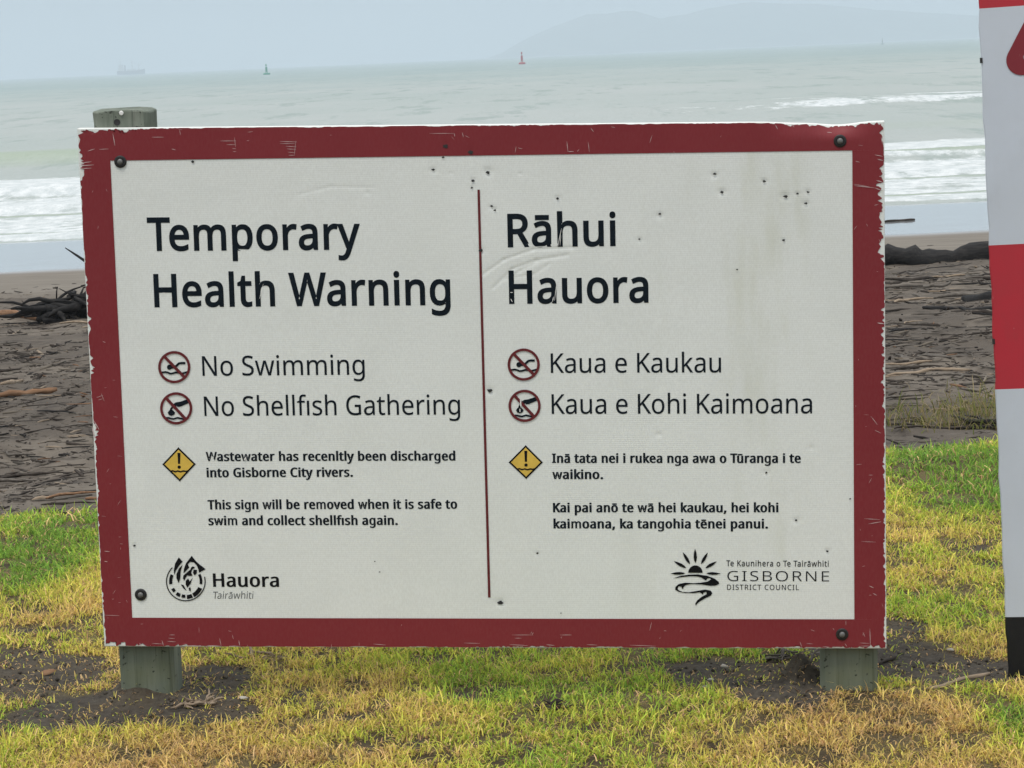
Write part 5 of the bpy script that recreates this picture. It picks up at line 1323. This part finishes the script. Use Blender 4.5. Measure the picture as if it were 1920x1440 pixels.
# small things lying on the lawn
M_SHELL = plain('bleached_shell', (.40, .37, .32), .6, .15, 60)
def chip(px, py, w_px, label, mat, seed, cat='shell chip'):
    x, y, z = ground_at(px, py); s = w_px*y/F_PX; r = random.Random(seed); b = MB(); n = 9
    ringv = []
    for lvl, (sc, zz) in enumerate(((1, 0), (.92, .10), (.6, .17))):
        for k_ in range(n):
            a_ = 2*math.pi*k_/n; q = sc*(.5+.12*math.sin(k_*2.1+seed)); b.v.append((s*q*math.cos(a_), s*.55*q*math.sin(a_), s*zz))
    for i in range(2):
        for k_ in range(n): b.f.append([i*n+k_, i*n+(k_+1) % n, (i+1)*n+(k_+1) % n, (i+1)*n+k_]); b.m.append(0)
    b.f.append([2*n+k_ for k_ in range(n)]); b.m.append(0)
    o = b.build('shell_chip', [mat], None, True); o.location = (x, y, z+.006); o.rotation_euler = (r.uniform(.1, .5), r.uniform(-.2, .2), r.uniform(-.4, .4)); tag(o, label, cat)
chip(456, 1314, 17, 'white shell chip in the grass right of the left post', M_SHELL, 1)
chip(1358, 1254, 15, 'flat pale chip on soil under the sign, farthest of three left of the right post', M_SHELL, 2)
chip(1333, 1279, 13, 'pale chip on bare soil under the sign, middle of three left of the right post', M_SHELL, 3)
chip(1322, 1293, 16, 'pale chip on bare soil, nearest of three left of the right post', M_SHELL, 4)
chip(1783, 1223, 14, 'small white chip on the soil between the right post and the banded sign', M_SHELL, 5)
chip(1668, 1283, 12, 'tiny upright pale chip at the foot of the right post', M_SHELL, 6)
chip(90, 1266, 30, 'reddish bark piece on the bare soil at the far left', M_WOOD['orange_wood'], 7, 'bark piece')

def clump(px, py, n, size, mat, label, seed):
    x, y, z = ground_at(px, py); b = MB(); r = random.Random(seed)
    for _ in range(n):
        p = Vector((r.gauss(0, size*.30), r.gauss(0, size*.18), .004)); dv = Vector((r.uniform(-1, 1), r.uniform(-.6, .6), r.uniform(.1, .7))).normalized(); pts = [p]
        for j in range(5):
            dv = (dv+Vector((r.uniform(-.6, .6), r.uniform(-.6, .6), r.uniform(-.6, .2)))).normalized(); p = p+dv*size*.14; p = Vector((p.x, p.y, max(p.z, .002))); pts.append(p)
        w_ = r.uniform(.0015, .0045); b.tube(pts, [w_, w_, w_*.9, w_*.7, w_*.5, w_*.2], 6, 0, True, .2)
    o = b.build('dead_root_clump', [mat], None, True); o.location = (x, y, z); tag(o, label, 'root clump')
clump(376, 1322, 26, .055, M_WOOD['pale_wood'], 'tan clump of torn dead roots on the soil right of the left post', 1)
clump(490, 1236, 14, .10, M_WOOD['pale_wood'], 'bleached dry stalks under the bottom edge of the sign near the left post', 2)
clump(1040, 1330, 30, .05, M_WOOD['dark_wet_wood'], 'dark dead tuft poking from the grass below the sign centre', 3)
clump(1480, 1236, 22, .10, M_WOOD['grey_wood'], 'dry grey stalks on the soil mound left of the right post', 4)

# ------------------------------------------------------------------ haze over the bay
HZ = MB(); HZ.box((-11000, -60, -12), (11000, 20600, 185))
t = NT('sea_haze')
pv = t.n('VolumePrincipled'); pv.inputs['Color'].default_value = (.66, .745, .82, 1); pv.inputs['Density'].default_value = .00035
t.t.links.new(pv.outputs[0], t.out.inputs['Volume'])
hz = HZ.build('haze', [t.m]); tag(hz, 'pale sea haze', None, None, 'stuff')
